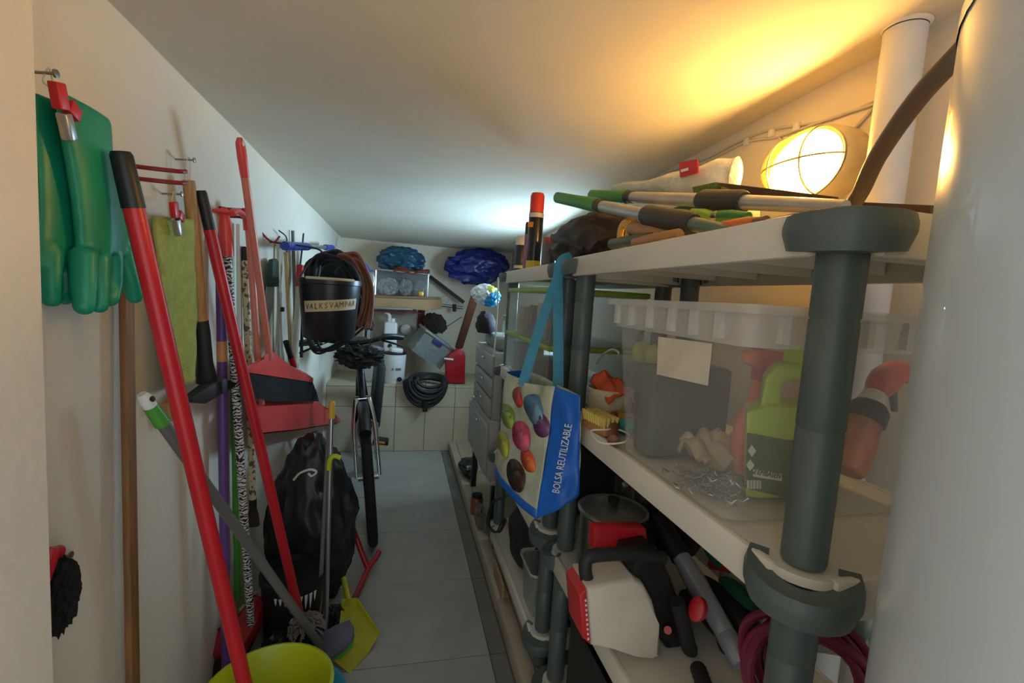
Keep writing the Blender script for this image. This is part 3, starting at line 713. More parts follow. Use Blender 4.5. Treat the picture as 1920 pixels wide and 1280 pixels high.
obj('bin_bag', MB().blob((q.x, q.y, 0.05), (0.05, 0.05, 0.06), 0.25, 3, 25, 4, flatz=0.003, sharp=True), M_sack, label='small black bag on the floor between the red brush and the grey mop', cat='bag')
q = AZ(0.02, 372, 1275)
obj('wood_scrap', MB().box((q.x, q.y, 0.02), (0.05, 0.04, 0.04), (0, 0, 0.4), bevel=0.008), M_wood, label='small wood offcut at the foot of the left wall near the bottom edge', cat='wood')

# red bicycle floor stand
t = thing('bicycle_stand', 'red steel floor stand gripping the front bicycle wheel', 'bicycle stand', AZ(0, 685, 1070)); M_redsteel = mat('red_painted_steel', 'b0262c', 0.35)
j = AZ(0.035, 690, 1066)
for name, pts in (('foot_bar', [AZ(0.016, 662, 1128), AZ(0.018, 676, 1098), j]), ('side_bar', [j, AZ(0.10, 676, 1030), AZ(0.2, 660, 985)]), ('side_bar', [j, AZ(0.06, 703, 1048), AZ(0.07, 711, 1034)])):
    obj(name, MB().tube(pts, 0.0125, 10), M_redsteel, t)
# ------------------------------------------------------------------ bicycle along the left wall
F = V(-0.098, 2.37, 0); D_ = V(-0.10, 1.0, 0).normalized(); LEAN = V(-0.10, 0, 1.0).normalized()
S_ = D_.cross(LEAN).normalized()
def bk(s, z, w=0.0): return F + D_ * s + LEAN * z + S_ * w
bi = thing('bicycle', 'dark bicycle with silver fork standing along the left wall', 'bicycle', F)
M_tyre = mat('bicycle_tyre', '161616', 0.8, bump=0.4, bscale=200); M_bframe = mat('dark_bike_paint', '26272b', 0.35, var=0.1)
def wheel(name, s):
    w = obj(name, MB().tube([bk(s + 0.31 * math.cos(a), 0.335 + 0.31 * math.sin(a)) for a in [2 * PI * k / 44 for k in range(44)]], 0.024, 10, closed=True), M_tyre, bi)
    obj('rim', MB().tube([bk(s + 0.282 * math.cos(a), 0.335 + 0.282 * math.sin(a)) for a in [2 * PI * k / 40 for k in range(40)]], 0.011, 8, closed=True), M_alu, w)
    obj('hub', MB().rod(bk(s, 0.335, -0.05), bk(s, 0.335, 0.05), 0.018, 12), M_alu, w)
    mb = MB()
    for k in range(28):
        a = 2 * PI * k / 28; mb.rod(bk(s, 0.335, 0.03 * (1 if k % 2 else -1)), bk(s + 0.28 * math.cos(a), 0.335 + 0.28 * math.sin(a)), 0.001, 4)
    obj('spokes', mb, M_alu, w)
wheel('front_wheel', 0.0); wheel('rear_wheel', 1.04)
fk = obj('fork', MB().tube(spline([bk(0, 0.335, 0.055), bk(0.10, 0.55, 0.052), bk(0.17, 0.70, 0.03)], 5), [0.010 + 0.0008 * k for k in range(11)], 10), mat('chrome', 'c8d4e4', 0.14, metal=1.0), bi)
obj('fork_leg', MB().tube(spline([bk(0, 0.335, -0.055), bk(0.10, 0.55, -0.052), bk(0.17, 0.70, -0.03)], 5), [0.010 + 0.0008 * k for k in range(11)], 10), MATS['chrome'], fk)
obj('fork_crown', MB().rod(bk(0.17, 0.70, -0.04), bk(0.17, 0.70, 0.04), 0.016, 10), MATS['chrome'], fk)
fr = MB()
for p, q, r in [((0.17, 0.70), (0.23, 0.86), 0.02), ((0.20, 0.82), (0.62, 0.80), 0.016), ((0.19, 0.74), (0.60, 0.30), 0.018), ((0.60, 0.30), (0.54, 0.86), 0.017)]:
    fr.rod(bk(*p), bk(*q), r, 12)
for w in (-0.05, 0.05):
    fr.rod(bk(0.60, 0.30, w * 0.4), bk(1.04, 0.335, w), 0.01, 8); fr.rod(bk(0.55, 0.78, w * 0.3), bk(1.04, 0.335, w), 0.009, 8)
obj('frame', fr, M_bframe, bi)
obj('mudguard', MB().tube([bk(0.355 * math.cos(a), 0.335 + 0.355 * math.sin(a)) for a in [0.3 + 1.9 * k / 14 for k in range(15)]], 0.028, 10, flat=1.0), M_black, bi)
obj('stem', MB().tube([bk(0.23, 0.86), bk(0.25, 0.96), bk(0.20, 1.0)], 0.014, 10), M_black, bi)
hb = [bk(0.30, 1.0, -0.30), bk(0.22, 1.02, -0.18), bk(0.19, 1.0, -0.05), bk(0.19, 1.0, 0.05), bk(0.22, 1.02, 0.16), bk(0.30, 1.0, 0.24)]
hbar = obj('handlebar', MB().tube(spline(hb, 5), 0.0125, 10), M_black, bi)
for sgn, wv in ((-1, -0.30), (1, 0.24)):
    obj('grip', MB().rod(bk(0.31, 1.0, wv), bk(0.25, 1.015, wv - sgn * 0.11), 0.018, 12), M_rubber, hbar)
    obj('brake_lever', MB().tube(spline([bk(0.22, 1.0, wv - sgn * 0.12), bk(0.19, 0.985, wv - sgn * 0.07), bk(0.22, 0.96, wv - sgn * 0.01)], 5), 0.006, 8), M_black, hbar)
    obj('brake_cable', MB().tube(spline([bk(0.20, 1.0, wv - sgn * 0.12), bk(0.10, 1.03, sgn * 0.08), bk(0.09, 0.93, sgn * 0.02), bk(0.16, 0.76, 0.0)], 7), 0.0028, 6), M_black, hbar)
obj('head_lamp', MB().lathe([(0, -0.03), (0.025, -0.028), (0.036, 0.0), (0.036, 0.012), (0.0, 0.016)], 16, Matrix.Translation(bk(0.10, 0.93)) @ frame(-D_).to_4x4()), M_black, bi)
obj('cable_tangle', MB().blob(bk(0.13, 0.93), (0.11, 0.06, 0.055), 0.45, 3.5, 31, 4, sharp=True), M_rubber, bi)
obj('saddle', MB().blob(bk(0.52, 0.96), (0.08, 0.14, 0.035), 0.1, 2, 5, 3), M_black, bi)
obj('seat_post', MB().rod(bk(0.545, 0.84), bk(0.53, 0.95), 0.013, 10), M_alu, bi)
cr = obj('crank', MB().tube([bk(0.60, 0.30, -0.07), bk(0.60, 0.30, 0.07), bk(0.55, 0.45, 0.075)], 0.011, 8), M_alu, bi)
obj('chainring', MB().lathe([(0.02, -0.002), (0.095, -0.002), (0.095, 0.002), (0.02, 0.002)], 28, Matrix.Translation(bk(0.60, 0.30, 0.055)) @ frame(S_).to_4x4()), M_black, cr)
pd = AY(bk(0.55, 0.45, 0.1).y, 714, 826)
ped = obj('pedal', MB().box(pd, (0.095, 0.08, 0.03), (0, 0.15, 0), bevel=0.006), M_black, bi)
obj('reflector', MB().box(pd + V(0.0, -0.042, 0.002), (0.055, 0.006, 0.014), (0, 0.15, 0), bevel=0.002), mat('amber_reflector', 'ff9a1e', 0.2, emit='ff8c10', estr=0.0), ped)
obj('pannier', MB().box(bk(0.86, 0.58, 0.10), (0.06, 0.36, 0.42), (0.0, 0.06, 0.1), bevel=0.02), M_rubber, bi)
# ------------------------------------------------------------------ far left: black bucket, hose bundles, folding frame
c = AY(2.12, 618, 580)
t = thing('bucket', 'black bucket with a handwritten tape label hanging in front of the hoses', 'bucket', (c.x, c.y, c.z - 0.13)); Mx = Matrix.Translation((c.x, c.y, c.z))
obj('body', MB().lathe([(0, -0.125), (0.095, -0.125), (0.105, -0.115), (0.124, 0.105), (0.128, 0.108), (0.128, 0.128), (0.121, 0.13), (0.118, 0.12), (0.10, -0.11), (0, -0.115)], 36, Mx), mat('black_bucket_plastic', '202124', 0.35, var=0.1), t)
view = V(-c.x, -c.y, 0).normalized(); side = V(-view.y, view.x, 0)      # side points to the right seen from the room
def onb(u, z, off=0.0012):
    r = 0.114 + 0.0875 * 0 + 0.019 * (z + 0.115) / 0.22 * 0.5 - 0.0 + off; d = view * math.cos(u) + side * math.sin(u)
    r = 0.105 + (z + 0.115) / 0.22 * 0.019 + off
    return V(c.x, c.y, c.z + z) + d * r
mb = MB(); n = 16
for k in range(n):
    u0 = -0.95 + 2.0 * k / n; u1 = -0.95 + 2.0 * (k + 1) / n; s0 = 0.022 * k / n - 0.012; s1 = 0.022 * (k + 1) / n - 0.012
    mb.slab([onb(u0, s0), onb(u1, s1), onb(u1, s1 + 0.045), onb(u0, s0 + 0.045)], view * 0.0008)
obj('tape_label', mb, mat('cream_masking_tape', 'd2bf98', 0.7, var=0.06), t)
word = 'VALKSVAMPAR'; mb = MB()
for k, ch in enumerate(word):
    u = -0.78 + 1.66 * k / (len(word) - 1); zz = 0.022 * (k / (len(word) - 1)) - 0.012 + 0.0225; p = onb(u, zz, 0.0035); d = view * math.cos(u) + side * math.sin(u)
    mb.text(ch, 0.034, Matrix.Translation(p) @ Matrix((V(0, 0, 1).cross(d), V(0, 0, 1), d)).transposed().to_4x4(), 0.0003, squash=0.75)
obj('lettering', mb, mat('brown_marker_ink', '6a4a30', 0.7), t)
obj('rim_tape', MB().tube([V(c.x, c.y, c.z + 0.128) + (view * math.cos(q) + side * math.sin(q)) * 0.126 for q in [-0.8 + 1.6 * k / 14 for k in range(15)]], 0.006, 6), MATS['cream_masking_tape'], t)
obj('handle', MB().tube(spline([V(c.x, c.y, c.z + 0.11) - side * 0.128, V(c.x, c.y, c.z + 0.20) - side * 0.08 + view * -0.02, V(c.x - 0.03, c.y, c.z + 0.235), V(c.x, c.y, c.z + 0.20) + side * 0.08 + view * -0.02, V(c.x, c.y, c.z + 0.11) + side * 0.128], 6), 0.004, 8), M_black, t)
hq = V(c.x - 0.03, c.y, c.z + 0.235)
obj('hook_wire', MB().tube(spline([hq, hq + V(-0.04, 0, 0.02), (XL, c.y, hq.z + 0.03)], 5), 0.004, 6), M_black, t)

def bundle(name, label, cat, m, pts, n, spread, r, seed, parent=None):
    """loops of cord hanging together: each strand a wandering copy of the same path"""
    rnd = random.Random(seed); mb = MB()
    for k in range(n):
        o = V(rnd.uniform(-1, 1), rnd.uniform(-1, 1), rnd.uniform(-0.6, 0.6)) * spread
        mb.tube(spline([V(p) + o + V(rnd.uniform(-1, 1), rnd.uniform(-1, 1), rnd.uniform(-1, 1)) * spread * 0.5 for p in pts], 5), r, 7)
    return obj(name, mb, m, label=label, cat=cat)
M_browncord = mat('brown_rubber_cord', '7a4630', 0.5, var=0.15)
yk = 2.50
bundle('electric_cord', 'thick bundle of black cables hanging behind the black bucket', 'cable', M_rubber, [AY(yk, 585, 530), AY(yk, 592, 492), AY(yk - 0.03, 625, 478), AY(yk - 0.03, 655, 500), AY(yk, 676, 560), AY(yk, 688, 610)], 12, 0.026, 0.009, 2)
bundle('garden_hose', 'bundle of brown rubber hose hanging right of the black bucket', 'hose', M_browncord, [AY(yk - 0.15, 640, 480), AY(yk - 0.15, 668, 486), AY(yk - 0.15, 692, 530), AY(yk - 0.15, 690, 580), AY(yk - 0.15, 682, 615)], 8, 0.022, 0.009, 3)
bundle('rope_coil', 'loops of thin black cable hanging below the black bucket', 'cable', M_rubber, [AY(2.34, 580, 600), AY(2.34, 588, 645), AY(2.34, 612, 655), AY(2.34, 650, 636), AY(2.34, 672, 610)], 6, 0.02, 0.006, 8)
obj('cord_bag', MB().blob(AY(2.66, 628, 510), (0.13, 0.05, 0.10), 0.35, 3.5, 7, 3, sharp=True), mat('black_bag_fabric', '17181b', 0.8), label='crumpled black cloth bag hanging behind the cables', cat='bag')
for i, (px, py, r, m, lab) in enumerate([(655, 610, 0.035, 'cream_paint', 'small cream cloth ball hanging under the black bucket'), (690, 605, 0.045, 'black_plastic', 'black plastic pulley beside the folding frame')]):
    obj(['cloth_ball', 'pulley'][i], MB().blob(AY(2.6, px, py), (r * 0.7, r * 0.6, r * 1.3 if i == 0 else r * 0.8), 0.2, 3, i + 40, 3), MATS[m], label=lab, cat=['cloth', 'pulley'][i])
# folding aluminium frame
t = thing('folding_chair', 'folded aluminium garden chair hanging beyond the hoses on the left', 'chair', AY(3.3, 690, 670))
yf = 3.3
for name, pts in (('side_tube', [AY(yf, 692, 512), AY(yf, 700, 520), AY(yf, 697, 560), AY(yf, 688, 660)]), ('side_tube', [AY(yf + .05, 683, 513), AY(yf + .05, 690, 518), AY(yf + .05, 686, 580), AY(yf + .05, 682, 650)]), ('top_tube', [AY(yf, 690, 512), AY(yf + 0.25, 698, 508), AY(yf + 0.5, 700, 512)]), ('cross_tube', [AY(yf, 690, 640), AY(yf + 0.25, 693, 635)])):
    obj(name, MB().tube(spline(pts, 4), 0.010, 10), M_alu, t)
obj('webbing', MB().slab([AY(yf + .02, 688, 520), AY(yf + .02, 698, 522), AY(yf + .02, 692, 640), AY(yf + .02, 684, 640)], (0.0, 0.02, 0)), mat('dark_chair_webbing', '2a2521', 0.8), t)
obj('blue_strap', MB().tube(spline([AY(3.3, 660, 480), AY(3.3, 676, 490), AY(3.3, 692, 510)], 5), [0.02] * 11, 10, flat=0.4), M_blue, label='blue webbing strap over the top of the folded garden chair', cat='strap')

# ------------------------------------------------------------------ back step: things standing on it and hanging above
ZS = 0.536
M_card = mat('cardboard', 'a98a64', 0.85, var=0.10, scale=9)
M_carddk = mat('brown_cardboard', '8d6e4e', 0.85, var=0.12, scale=9)
M_greybox = mat('grey_storage_plastic', '8d8e8a', 0.5, var=0.05, alpha=0.8)
# big cardboard box at the back
a = AY(4.12, 694, 720); b = AY(4.12, 782, 582)
obj('cardboard_box', MB().b2((a.x, 4.12, ZS), (b.x, 4.33, b.z), bevel=0.004), mat('greige_board', '9c8f80', 0.8, var=0.06), label='upright greyish cardboard box against the back wall', cat='box')
# wire crate of clear jars high on the box
a = AY(4.0, 703, 552); b = AY(4.0, 803, 512); zc = b.z
t = thing('wall_rack', 'wall rack with a bright metal rail holding clear plastic bags', 'rack', (a.x, 4.1, a.z))
obj('rail', MB().rod((a.x, 4.0, zc), (b.x, 4.0, zc - 0.01), 0.011, 10), M_alu, t)
obj('back_plate', MB().b2((a.x, 4.30, a.z), (b.x, 4.33, zc + 0.02)), M_greybox, t)
obj('rack_shelf', MB().b2((a.x, 4.0, a.z - 0.012), (b.x, 4.33, a.z), bevel=0.002), M_carddk, t)
obj('post', MB().rod((a.x, 4.0, a.z), (a.x, 4.0, zc), 0.009, 8), M_alu, t); obj('post', MB().rod((b.x, 4.0, a.z), (b.x, 4.0, zc - 0.01), 0.009, 8), M_alu, t)
for (x, y) in ((a.x + 0.02, 4.31), (b.x - 0.02, 4.31)): obj('arm', MB().rod((x, y, a.z - 0.02), (x, YB, a.z - 0.02), 0.008, 8), M_alu, t)
M_clear = mat('clear_plastic_film', 'd5d6d2', 0.12, alpha=0.28, bump=0.5, bscale=20)
for k, (px, w) in enumerate(((728, 0.085), (762, 0.055), (787, 0.05))):
    q = AY(4.12, px, 535)
    obj('clear_bag', MB().blob((q.x, 4.14, a.z + 0.075), (w, 0.08, 0.07), 0.3, 3, 50 + k, 4, flatz=a.z + 0.001, sharp=True), M_clear, label=['wide clear plastic bag at the left of the wall rack', 'small clear plastic bag in the middle of the wall rack', 'clear plastic bag at the right end of the wall rack'][k], cat='bag', group='clear bags on the wall rack')
q = AY(4.02, 790, 534); obj('padlock', MB().box((q.x, 4.03, a.z + 0.026), (0.045, 0.03, 0.05), bevel=0.006), mat('brass', 'd9b25a', 0.3, metal=0.8), label='small brass coloured block at the right of the wall rack', cat='padlock')
# teal bag and rust cloth on top of the rack
q = AY(4.12, 752, 490)
obj('teal_bag', MB().blob((q.x, 4.16, zc + 0.095), (0.19, 0.12, 0.115), 0.22, 2.4, 61, 5, flatz=zc + 0.014, sharp=True), mat('teal_plastic_film', '234c64', 0.3, var=0.2, bump=0.5, bscale=20), label='stuffed teal plastic bag on top of the wall rack', cat='bag')
q0 = AY(3.98, 738, 506); q1 = AY(3.98, 806, 508)
def rst(u, v):
    p = V(q0.x + (q1.x - q0.x) * u, 3.97 + 0.12 * v, zc + 0.020 + 0.02 * noise.noise(V(u * 5, v * 3, 1)) + 0.012 * math.sin(u * 9)); p.z -= 0.025 * (1 - v) ** 3; return p
obj('rust_cloth', MB().grid(rst, 24, 8), mat('rust_brown_cloth', '7a3a22', 0.9, bump=0.3), solid=0.006, label='rust brown cloth lying along the front of the wall rack', cat='cloth')
# cardboard tube and carton below the rack
a = AY(3.95, 702, 566); b = AY(3.95, 822, 570)
obj('cardboard_carton', MB().slab([AY(3.9, *p) for p in [(700, 558), (828, 562), (828, 579), (800, 582), (700, 575)]], (0.0, 0.12, 0), bevel=0.004), M_card, label='long cardboard carton lying under the wall rack', cat='carton')
obj('carton_lid', MB().slab([AY(3.92, *p) for p in [(706, 554), (826, 557), (828, 561), (704, 558)]], (0.0, 0.16, 0.0), bevel=0.002), M_carddk, label='darker folded cardboard on top of the long carton', cat='cardboard')
t = thing('metal_bar', 'steel bar with red backing lying under the long carton', 'bar', AY(3.92, 738, 576))
obj('bar', MB().rod(AY(3.87, 702, 577), AY(3.87, 774, 580), 0.010, 10), M_alu, t); obj('backing', MB().slab([AY(3.93, *p) for p in [(700, 580), (780, 584), (790, 588), (700, 584)]], (0, 0.05, 0)), mat('dark_red_board', '6a2420', 0.7), t)
obj('red_post', MB().slab([AY(4.2, *p) for p in [(784, 578), (797, 578), (795, 626), (783, 640)]], (0, 0.05, 0), bevel=0.004), MATS['dark_red_board'], label='dark red upright strip beside the greyish cardboard box', cat='strip')
t = thing('wall_valve', 'chrome valve with wire ring on the back wall right of the carton', 'valve', AY(4.28, 842, 575))
p = AY(4.28, 830, 572); q = AY(4.28, 868, 577)
obj('stem', MB().rod(p, q, 0.012, 10), M_steel, t); obj('knob', MB().rod(AY(4.26, 852, 570), AY(4.26, 852, 584), 0.016, 10), M_rubber, t)
obj('ring', MB().tube([AY(4.27, 833 + 9 * math.cos(k / 16 * 2 * PI), 562 + 6 * math.sin(k / 16 * 2 * PI)) for k in range(16)], 0.004, 6, closed=True), M_steel, t)
# dark diagonal batten on the back wall
a, b = AY(4.30, 806, 518), AY(4.25, 870, 567)
obj('dark_batten', MB().box((0, 0, 0), (0.05, 0.03, (a - b).length), mtx=Matrix.Translation((a + b) / 2) @ frame(b - a, (0, 1, 0)).to_4x4(), bevel=0.003), mat('dark_brown_wood', '31271f', 0.7), label='dark batten leaning diagonally on the back wall', cat='batten')
obj('wire', MB().tube(spline([AY(4.34, 838, 612), AY(4.34, 850, 604), AY(4.34, 866, 594)], 4), 0.004, 6), M_greypole, label='thin wire on the back wall between the tilted box and the shovel handle', cat='wire')
# white pump bottle
c = AY(4.0, 732, 640); ztop = AY(4.0, 732, 603).z; Mx = Matrix.Translation((c.x, 4.0, 0))
t = thing('pump_bottle', 'tall white dispenser bottle with pump on the back step', 'bottle', (c.x, 4.0, ZS))
obj('body', MB().box((c.x, 4.0, (ZS + ztop) / 2), (0.105, 0.10, ztop - ZS), bevel=0.018, seg=3), M_white, t)
obj('collar', MB().lathe([(0, 0), (0.022, 0), (0.022, 0.03), (0, 0.03)], 14, Matrix.Translation((c.x + 0.012, 4.0, ztop))), M_white, t)
obj('pump', MB().tube([(c.x - 0.015, 4.0, ztop), (c.x - 0.015, 4.0, ztop + 0.05), (c.x - 0.03, 3.99, ztop + 0.072), (c.x - 0.055, 3.98, ztop + 0.075)], [0.014, 0.016, 0.013, 0.009], 10), M_white, t)
obj('plug', MB().lathe([(0, 0), (0.018, 0), (0.016, 0.008), (0, 0.01)], 14, Matrix.Translation(AY(3.947, 731, 648)) @ frame((0, -1, 0)).to_4x4()), M_black, t)
# white canister in front
c = AY(3.84, 740, 690); ztop = AY(3.84, 740, 661).z
t = thing('canister', 'white tapered canister with dark lid line standing on the back step', 'canister', (c.x, 3.84, ZS)); Mx = Matrix.Translation((c.x, 3.84, 0))
obj('body', MB().lathe([(0, ZS), (0.072, ZS), (0.078, ZS + 0.01), (0.088, ztop - 0.01), (0, ztop)], 28, Mx), M_white, t)
obj('lid_ring', MB().lathe([(0, ztop - 0.008), (0.089, ztop - 0.008), (0.089, ztop + 0.006), (0, ztop + 0.006)], 28, Mx), M_black, t)
obj('lid', MB().box((c.x + 0.005, 3.83, ztop + 0.024), (0.10, 0.08, 0.04), (0.0, 0.1, 0.3), bevel=0.014), M_white, t)
obj('plug', MB().lathe([(0, 0), (0.02, 0), (0.018, 0.01), (0, 0.012)], 14, Matrix.Translation(AY(3.762, 749, 711)) @ frame((0, -1, 0)).to_4x4()), M_black, t)
obj('printed_mark', MB().slab([AY(3.755, *p) for p in [(735, 690), (738, 690), (738, 694), (735, 694)]], (0, -0.002, 0)), M_greypole, t)
obj('printed_mark', MB().slab([AY(3.755, *p) for p in [(742, 690), (752, 690), (752, 694), (742, 694)]], (0, -0.002, 0)), M_greypole, t)
# round clear pot beside the bottle
q = AY(4.05, 761, 618); obj('wall_socket', MB().lathe([(0, 0), (0.045, 0), (0.045, 0.03), (0.03, 0.04), (0, 0.04)], 18, Matrix.Translation((q.x, 4.12, q.z)) @ frame((0, -1, 0)).to_4x4()), mat('pale_grey_plastic', 'b5b1aa', 0.5), label='round pale grey cap on the front of the greyish cardboard box', cat='cap')
# grey drawer box by the bicycle
a = AY(3.80, 672, 720); b = AY(3.80, 711, 668)
t = thing('drawer_box', 'pale grey drawer box on the back step behind the bicycle', 'box', ((a.x + b.x) / 2, 3.9, ZS))
obj('body', MB().b2((a.x, 3.80, ZS), (b.x, 4.05, b.z), bevel=0.006), mat('pale_grey_box', 'aaa59c', 0.5), t); obj('front', MB().b2((a.x + 0.012, 3.79, ZS + 0.015), (b.x - 0.012, 3.80, b.z - 0.02), bevel=0.003), MATS['pale_grey_box'], t)
obj('knob', MB().rod((b.x - 0.05, 3.785, b.z - 0.05), (b.x - 0.05, 3.80, b.z - 0.05), 0.012, 10), M_greypole, t)
obj('crumpled_bag', MB().blob(AY(3.95, 698, 655), (0.09, 0.07, 0.035), 0.3, 4, 66, 3, sharp=True), mat('grey_film', '8f8a92', 0.4), label='crumpled grey plastic bag on the pale grey drawer box', cat='bag')
# tilted grey storage box
c = AY(3.95, 806, 652)
R = Matrix.Rotation(0.60, 3, 'Y') @ Matrix.Rotation(0.25, 3, 'Z'); T4 = Matrix.Translation(c) @ R.to_4x4()
t = thing('storage_box', 'translucent grey storage box tipped on its corner on the black hose', 'box', c - V(0, 0, 0.17))
def lb(mb, lo, hi, bevel=0.0):
    lo = V(lo); hi = V(hi); return mb.box((0, 0, 0), [abs(v) for v in hi - lo], mtx=T4 @ Matrix.Translation((lo + hi) / 2), bevel=bevel)
mb = MB(); lb(mb, (-.15, -.10, -.09), (.15, -.095, .10)); lb(mb, (-.15, .095, -.09), (.15, .10, .10)); lb(mb, (-.15, -.10, -.09), (-.145, .10, .10)); lb(mb, (.145, -.10, -.09), (.15, .10, .10)); lb(mb, (-.15, -.10, -.095), (.15, .10, -.09))
M_milky = mat('milky_grey_plastic', '9fa19c', 0.35, alpha=0.42)
obj('tub', mb, M_milky, t)
mb = MB(); lb(mb, (-.165, -.115, .095), (.165, .115, .115), 0.006); obj('lid', mb, mat('grey_lid_plastic', '8c8d88', 0.5), t)
mb = MB(); lb(mb, (-.06, -.112, .055), (.03, -.104, .10), 0.002); obj('latch', mb, mat('violet_plastic', '3d3470', 0.4), t)
obj('net_ball', MB().blob(T4 @ V(0.03, -0.02, -0.045), (0.05, 0.05, 0.04), 0.1, 3, 71, 3), mat('aqua_net', '5f8d84', 0.8), label='aqua ball inside the tipped grey storage box', cat='ball')
obj('yellow_ball', MB().blob(T4 @ V(0.035, -0.02, 0.04), (0.05, 0.05, 0.045), 0.1, 3, 72, 3), mat('olive_ball', '9d9a58', 0.7), label='olive yellow ball inside the tipped grey storage box', cat='ball')
obj('dark_jacket', MB().blob(AY(4.13, 816, 606), (0.10, 0.04, 0.08), 0.3, 2.6, 75, 4, rot=(0, 0.6, 0), sharp=True), mat('dark_brown_fabric', '3a2c26', 0.9), label='dark brown fabric bundle behind the tipped grey storage box', cat='bundle')
# black hose coil over the front of the step
t = thing('hose_coil', 'coiled black rubber hose spilling over the front of the back step', 'hose', AY(3.75, 802, 765))
for k in range(7):
    rx = 0.165 - 0.010 * k; rz = 0.20 - 0.022 * k; cx = AY(3.68, 799 + 1.5 * k, 700).x; pts = []
    for j in range(36):
        a = 2 * PI * j / 36; q = math.sin(a)
        if q < 0: pts.append(V(cx + rx * math.cos(a), 3.675 - 0.012 * (k % 3), 0.575 + 0.012 * (k % 4) + rz * q))
        else: pts.append(V(cx + rx * math.cos(a) * (1 - 0.15 * q), 3.675 - 0.012 * (k % 3) + (0.20 - 0.01 * k) * q, 0.575 + 0.012 * (k % 4)))
    obj('loop', MB().tube(pts, 0.0135, 10, closed=True), M_rubber, t)
obj('end_fitting', MB().rod(AY(3.65, 797, 752), AY(3.65, 797, 771), 0.020, 12), M_black, t)
# red shovel with brown handle
t = thing('shovel', 'red shovel head with brown wooden handle standing on the back step', 'shovel', AY(3.82, 854, 720)); ys = 3.80
obj('pan', MB().slab([AY(ys, *p) for p in [(836, 718), (835, 672), (846, 662), (856, 655), (868, 652), (873, 665), (872, 719)]], (0, 0.06, 0), bevel=0.01), mat('crimson_plastic', 'a3141f', 0.35), t)
obj('pan_rim', MB().rod(AY(ys - 0.004, 833, 672), AY(ys - 0.004, 850, 674), 0.008, 8), M_white, t)
mb = MB(); a, b = AY(ys + 0.03, 860, 652), AY(ys - 0.25, 893, 548); mb.box((0, 0, 0), (0.062, 0.03, (a - b).length), mtx=Matrix.Translation((a + b) / 2) @ frame(b - a, (1, 0, 0)).to_4x4(), bevel=0.006); obj('handle', mb, mat('dark_handle_wood', '5e3420', 0.6, var=0.2, stretch=(10, 10, 1)), t)
# dark blue bag hung on the back wall at the right
q = AY(4.16, 895, 500)
t = thing('blue_bag', 'stuffed dark blue plastic bag hanging high on the back wall', 'bag', q - V(0, 0, 0.15))
obj('bag', MB().blob(q, (0.27, 0.13, 0.15), 0.20, 2.2, 80, 5, rot=(0, -0.1, 0), sharp=True), mat('dark_blue_film', '1d2470', 0.3, var=0.2, bump=0.5, bscale=18), t)
obj('hanging_cord', MB().rod(q + V(0.05, 0.02, 0.1), (q.x + 0.05, YB, q.z + 0.18), 0.006, 6), M_blue, t)

# ------------------------------------------------------------------ right side beyond the shelves: cabinets, bright bag
M_cab = mat('grey_metal_cabinet', 'a3a099', 0.45, var=0.06)
def cab(name, label, y0_, y1_, z0, z1, x0, drawers):
    t = thing(name, label, 'cabinet', (x0 + 0.2, (y0_ + y1_) / 2, z0))
    obj('body', MB().b2((x0, y0_, z0), (x0 + 0.36, y1_, z1), bevel=0.004), M_cab, t)
    n = len(drawers)
    for (a, b) in drawers:
        d = obj('drawer', MB().b2((x0 - 0.016, y0_ + 0.015, z0 + a), (x0, y1_ - 0.015, z0 + b), bevel=0.004), M_cab, t)
        obj('handle', MB().b2((x0 - 0.03, (y0_ + y1_) / 2 - 0.06, z0 + b - 0.035), (x0 - 0.016, (y0_ + y1_) / 2 + 0.06, z0 + b - 0.022), bevel=0.002), M_alu, d)
    return t
tb = thing('low_table', 'low grey stand carrying the grey metal drawer cabinet', 'stand', (0.64, 2.5, 0.068))
obj('top', MB().b2((0.47, 2.20, 0.335), (0.86, 2.86, 0.36), bevel=0.003), M_cab, tb)
for (x, y) in ((0.49, 2.22), (0.84, 2.22), (0.49, 2.84), (0.84, 2.84)): obj('leg', MB().b2((x - 0.015, y - 0.015, 0.068), (x + 0.015, y + 0.015, 0.335)), M_black, tb)
cab('drawer_cabinet', 'grey metal drawer cabinet beyond the far shelving unit, bottom of the stack', 2.22, 2.84, 0.36, 0.655, 0.450, [(0.02, 0.27)])
cab('drawer_cabinet', 'smaller grey drawer cabinet stacked on top, under the white and blue bag', 2.26, 2.80, 0.655, 1.00, 0.465, [(0.015, 0.105), (0.12, 0.21), (0.225, 0.325)])
q = AX(0.50, 905, 640)
obj('grey_tray', MB().b2((0.49, 2.32, 1.0), (0.66, 2.74, 1.07), bevel=0.02, seg=3), mat('mid_grey_plastic', '83827c', 0.5), label='grey plastic tray on top of the upper drawer cabinet', cat='tray')
t = thing('glass_jar', 'glass jar with green lid standing on the grey plastic tray', 'jar', (0.58, 2.40, 1.07))
obj('body', MB().lathe([(0, 1.072), (0.055, 1.072), (0.058, 1.08), (0.058, 1.15), (0.05, 1.165), (0, 1.165)], 20, Matrix.Translation((0.58, 2.40, 0))), mat('jar_glass', 'b9c2ae', 0.08, alpha=0.4), t)
obj('lid', MB().lathe([(0, 1.163), (0.056, 1.163), (0.056, 1.185), (0, 1.187)], 20, Matrix.Translation((0.58, 2.40, 0))), mat('leaf_green_lid', '7da06a', 0.4), t)
q = AY(2.62, 905, 590); obj('dark_bundle', MB().blob((q.x + 0.02, 2.62, 1.12), (0.055, 0.08, 0.075), 0.2, 3, 83, 3, flatz=1.072), mat('dark_purple_fabric', '2a2128', 0.8), label='dark bundle below the bright white and blue bag', cat='bundle')
q = AY(2.60, 910, 552)
t = thing('carrier_bag', 'bright white and blue printed carrier bag lit by the window', 'bag', q - V(0, 0, 0.07))
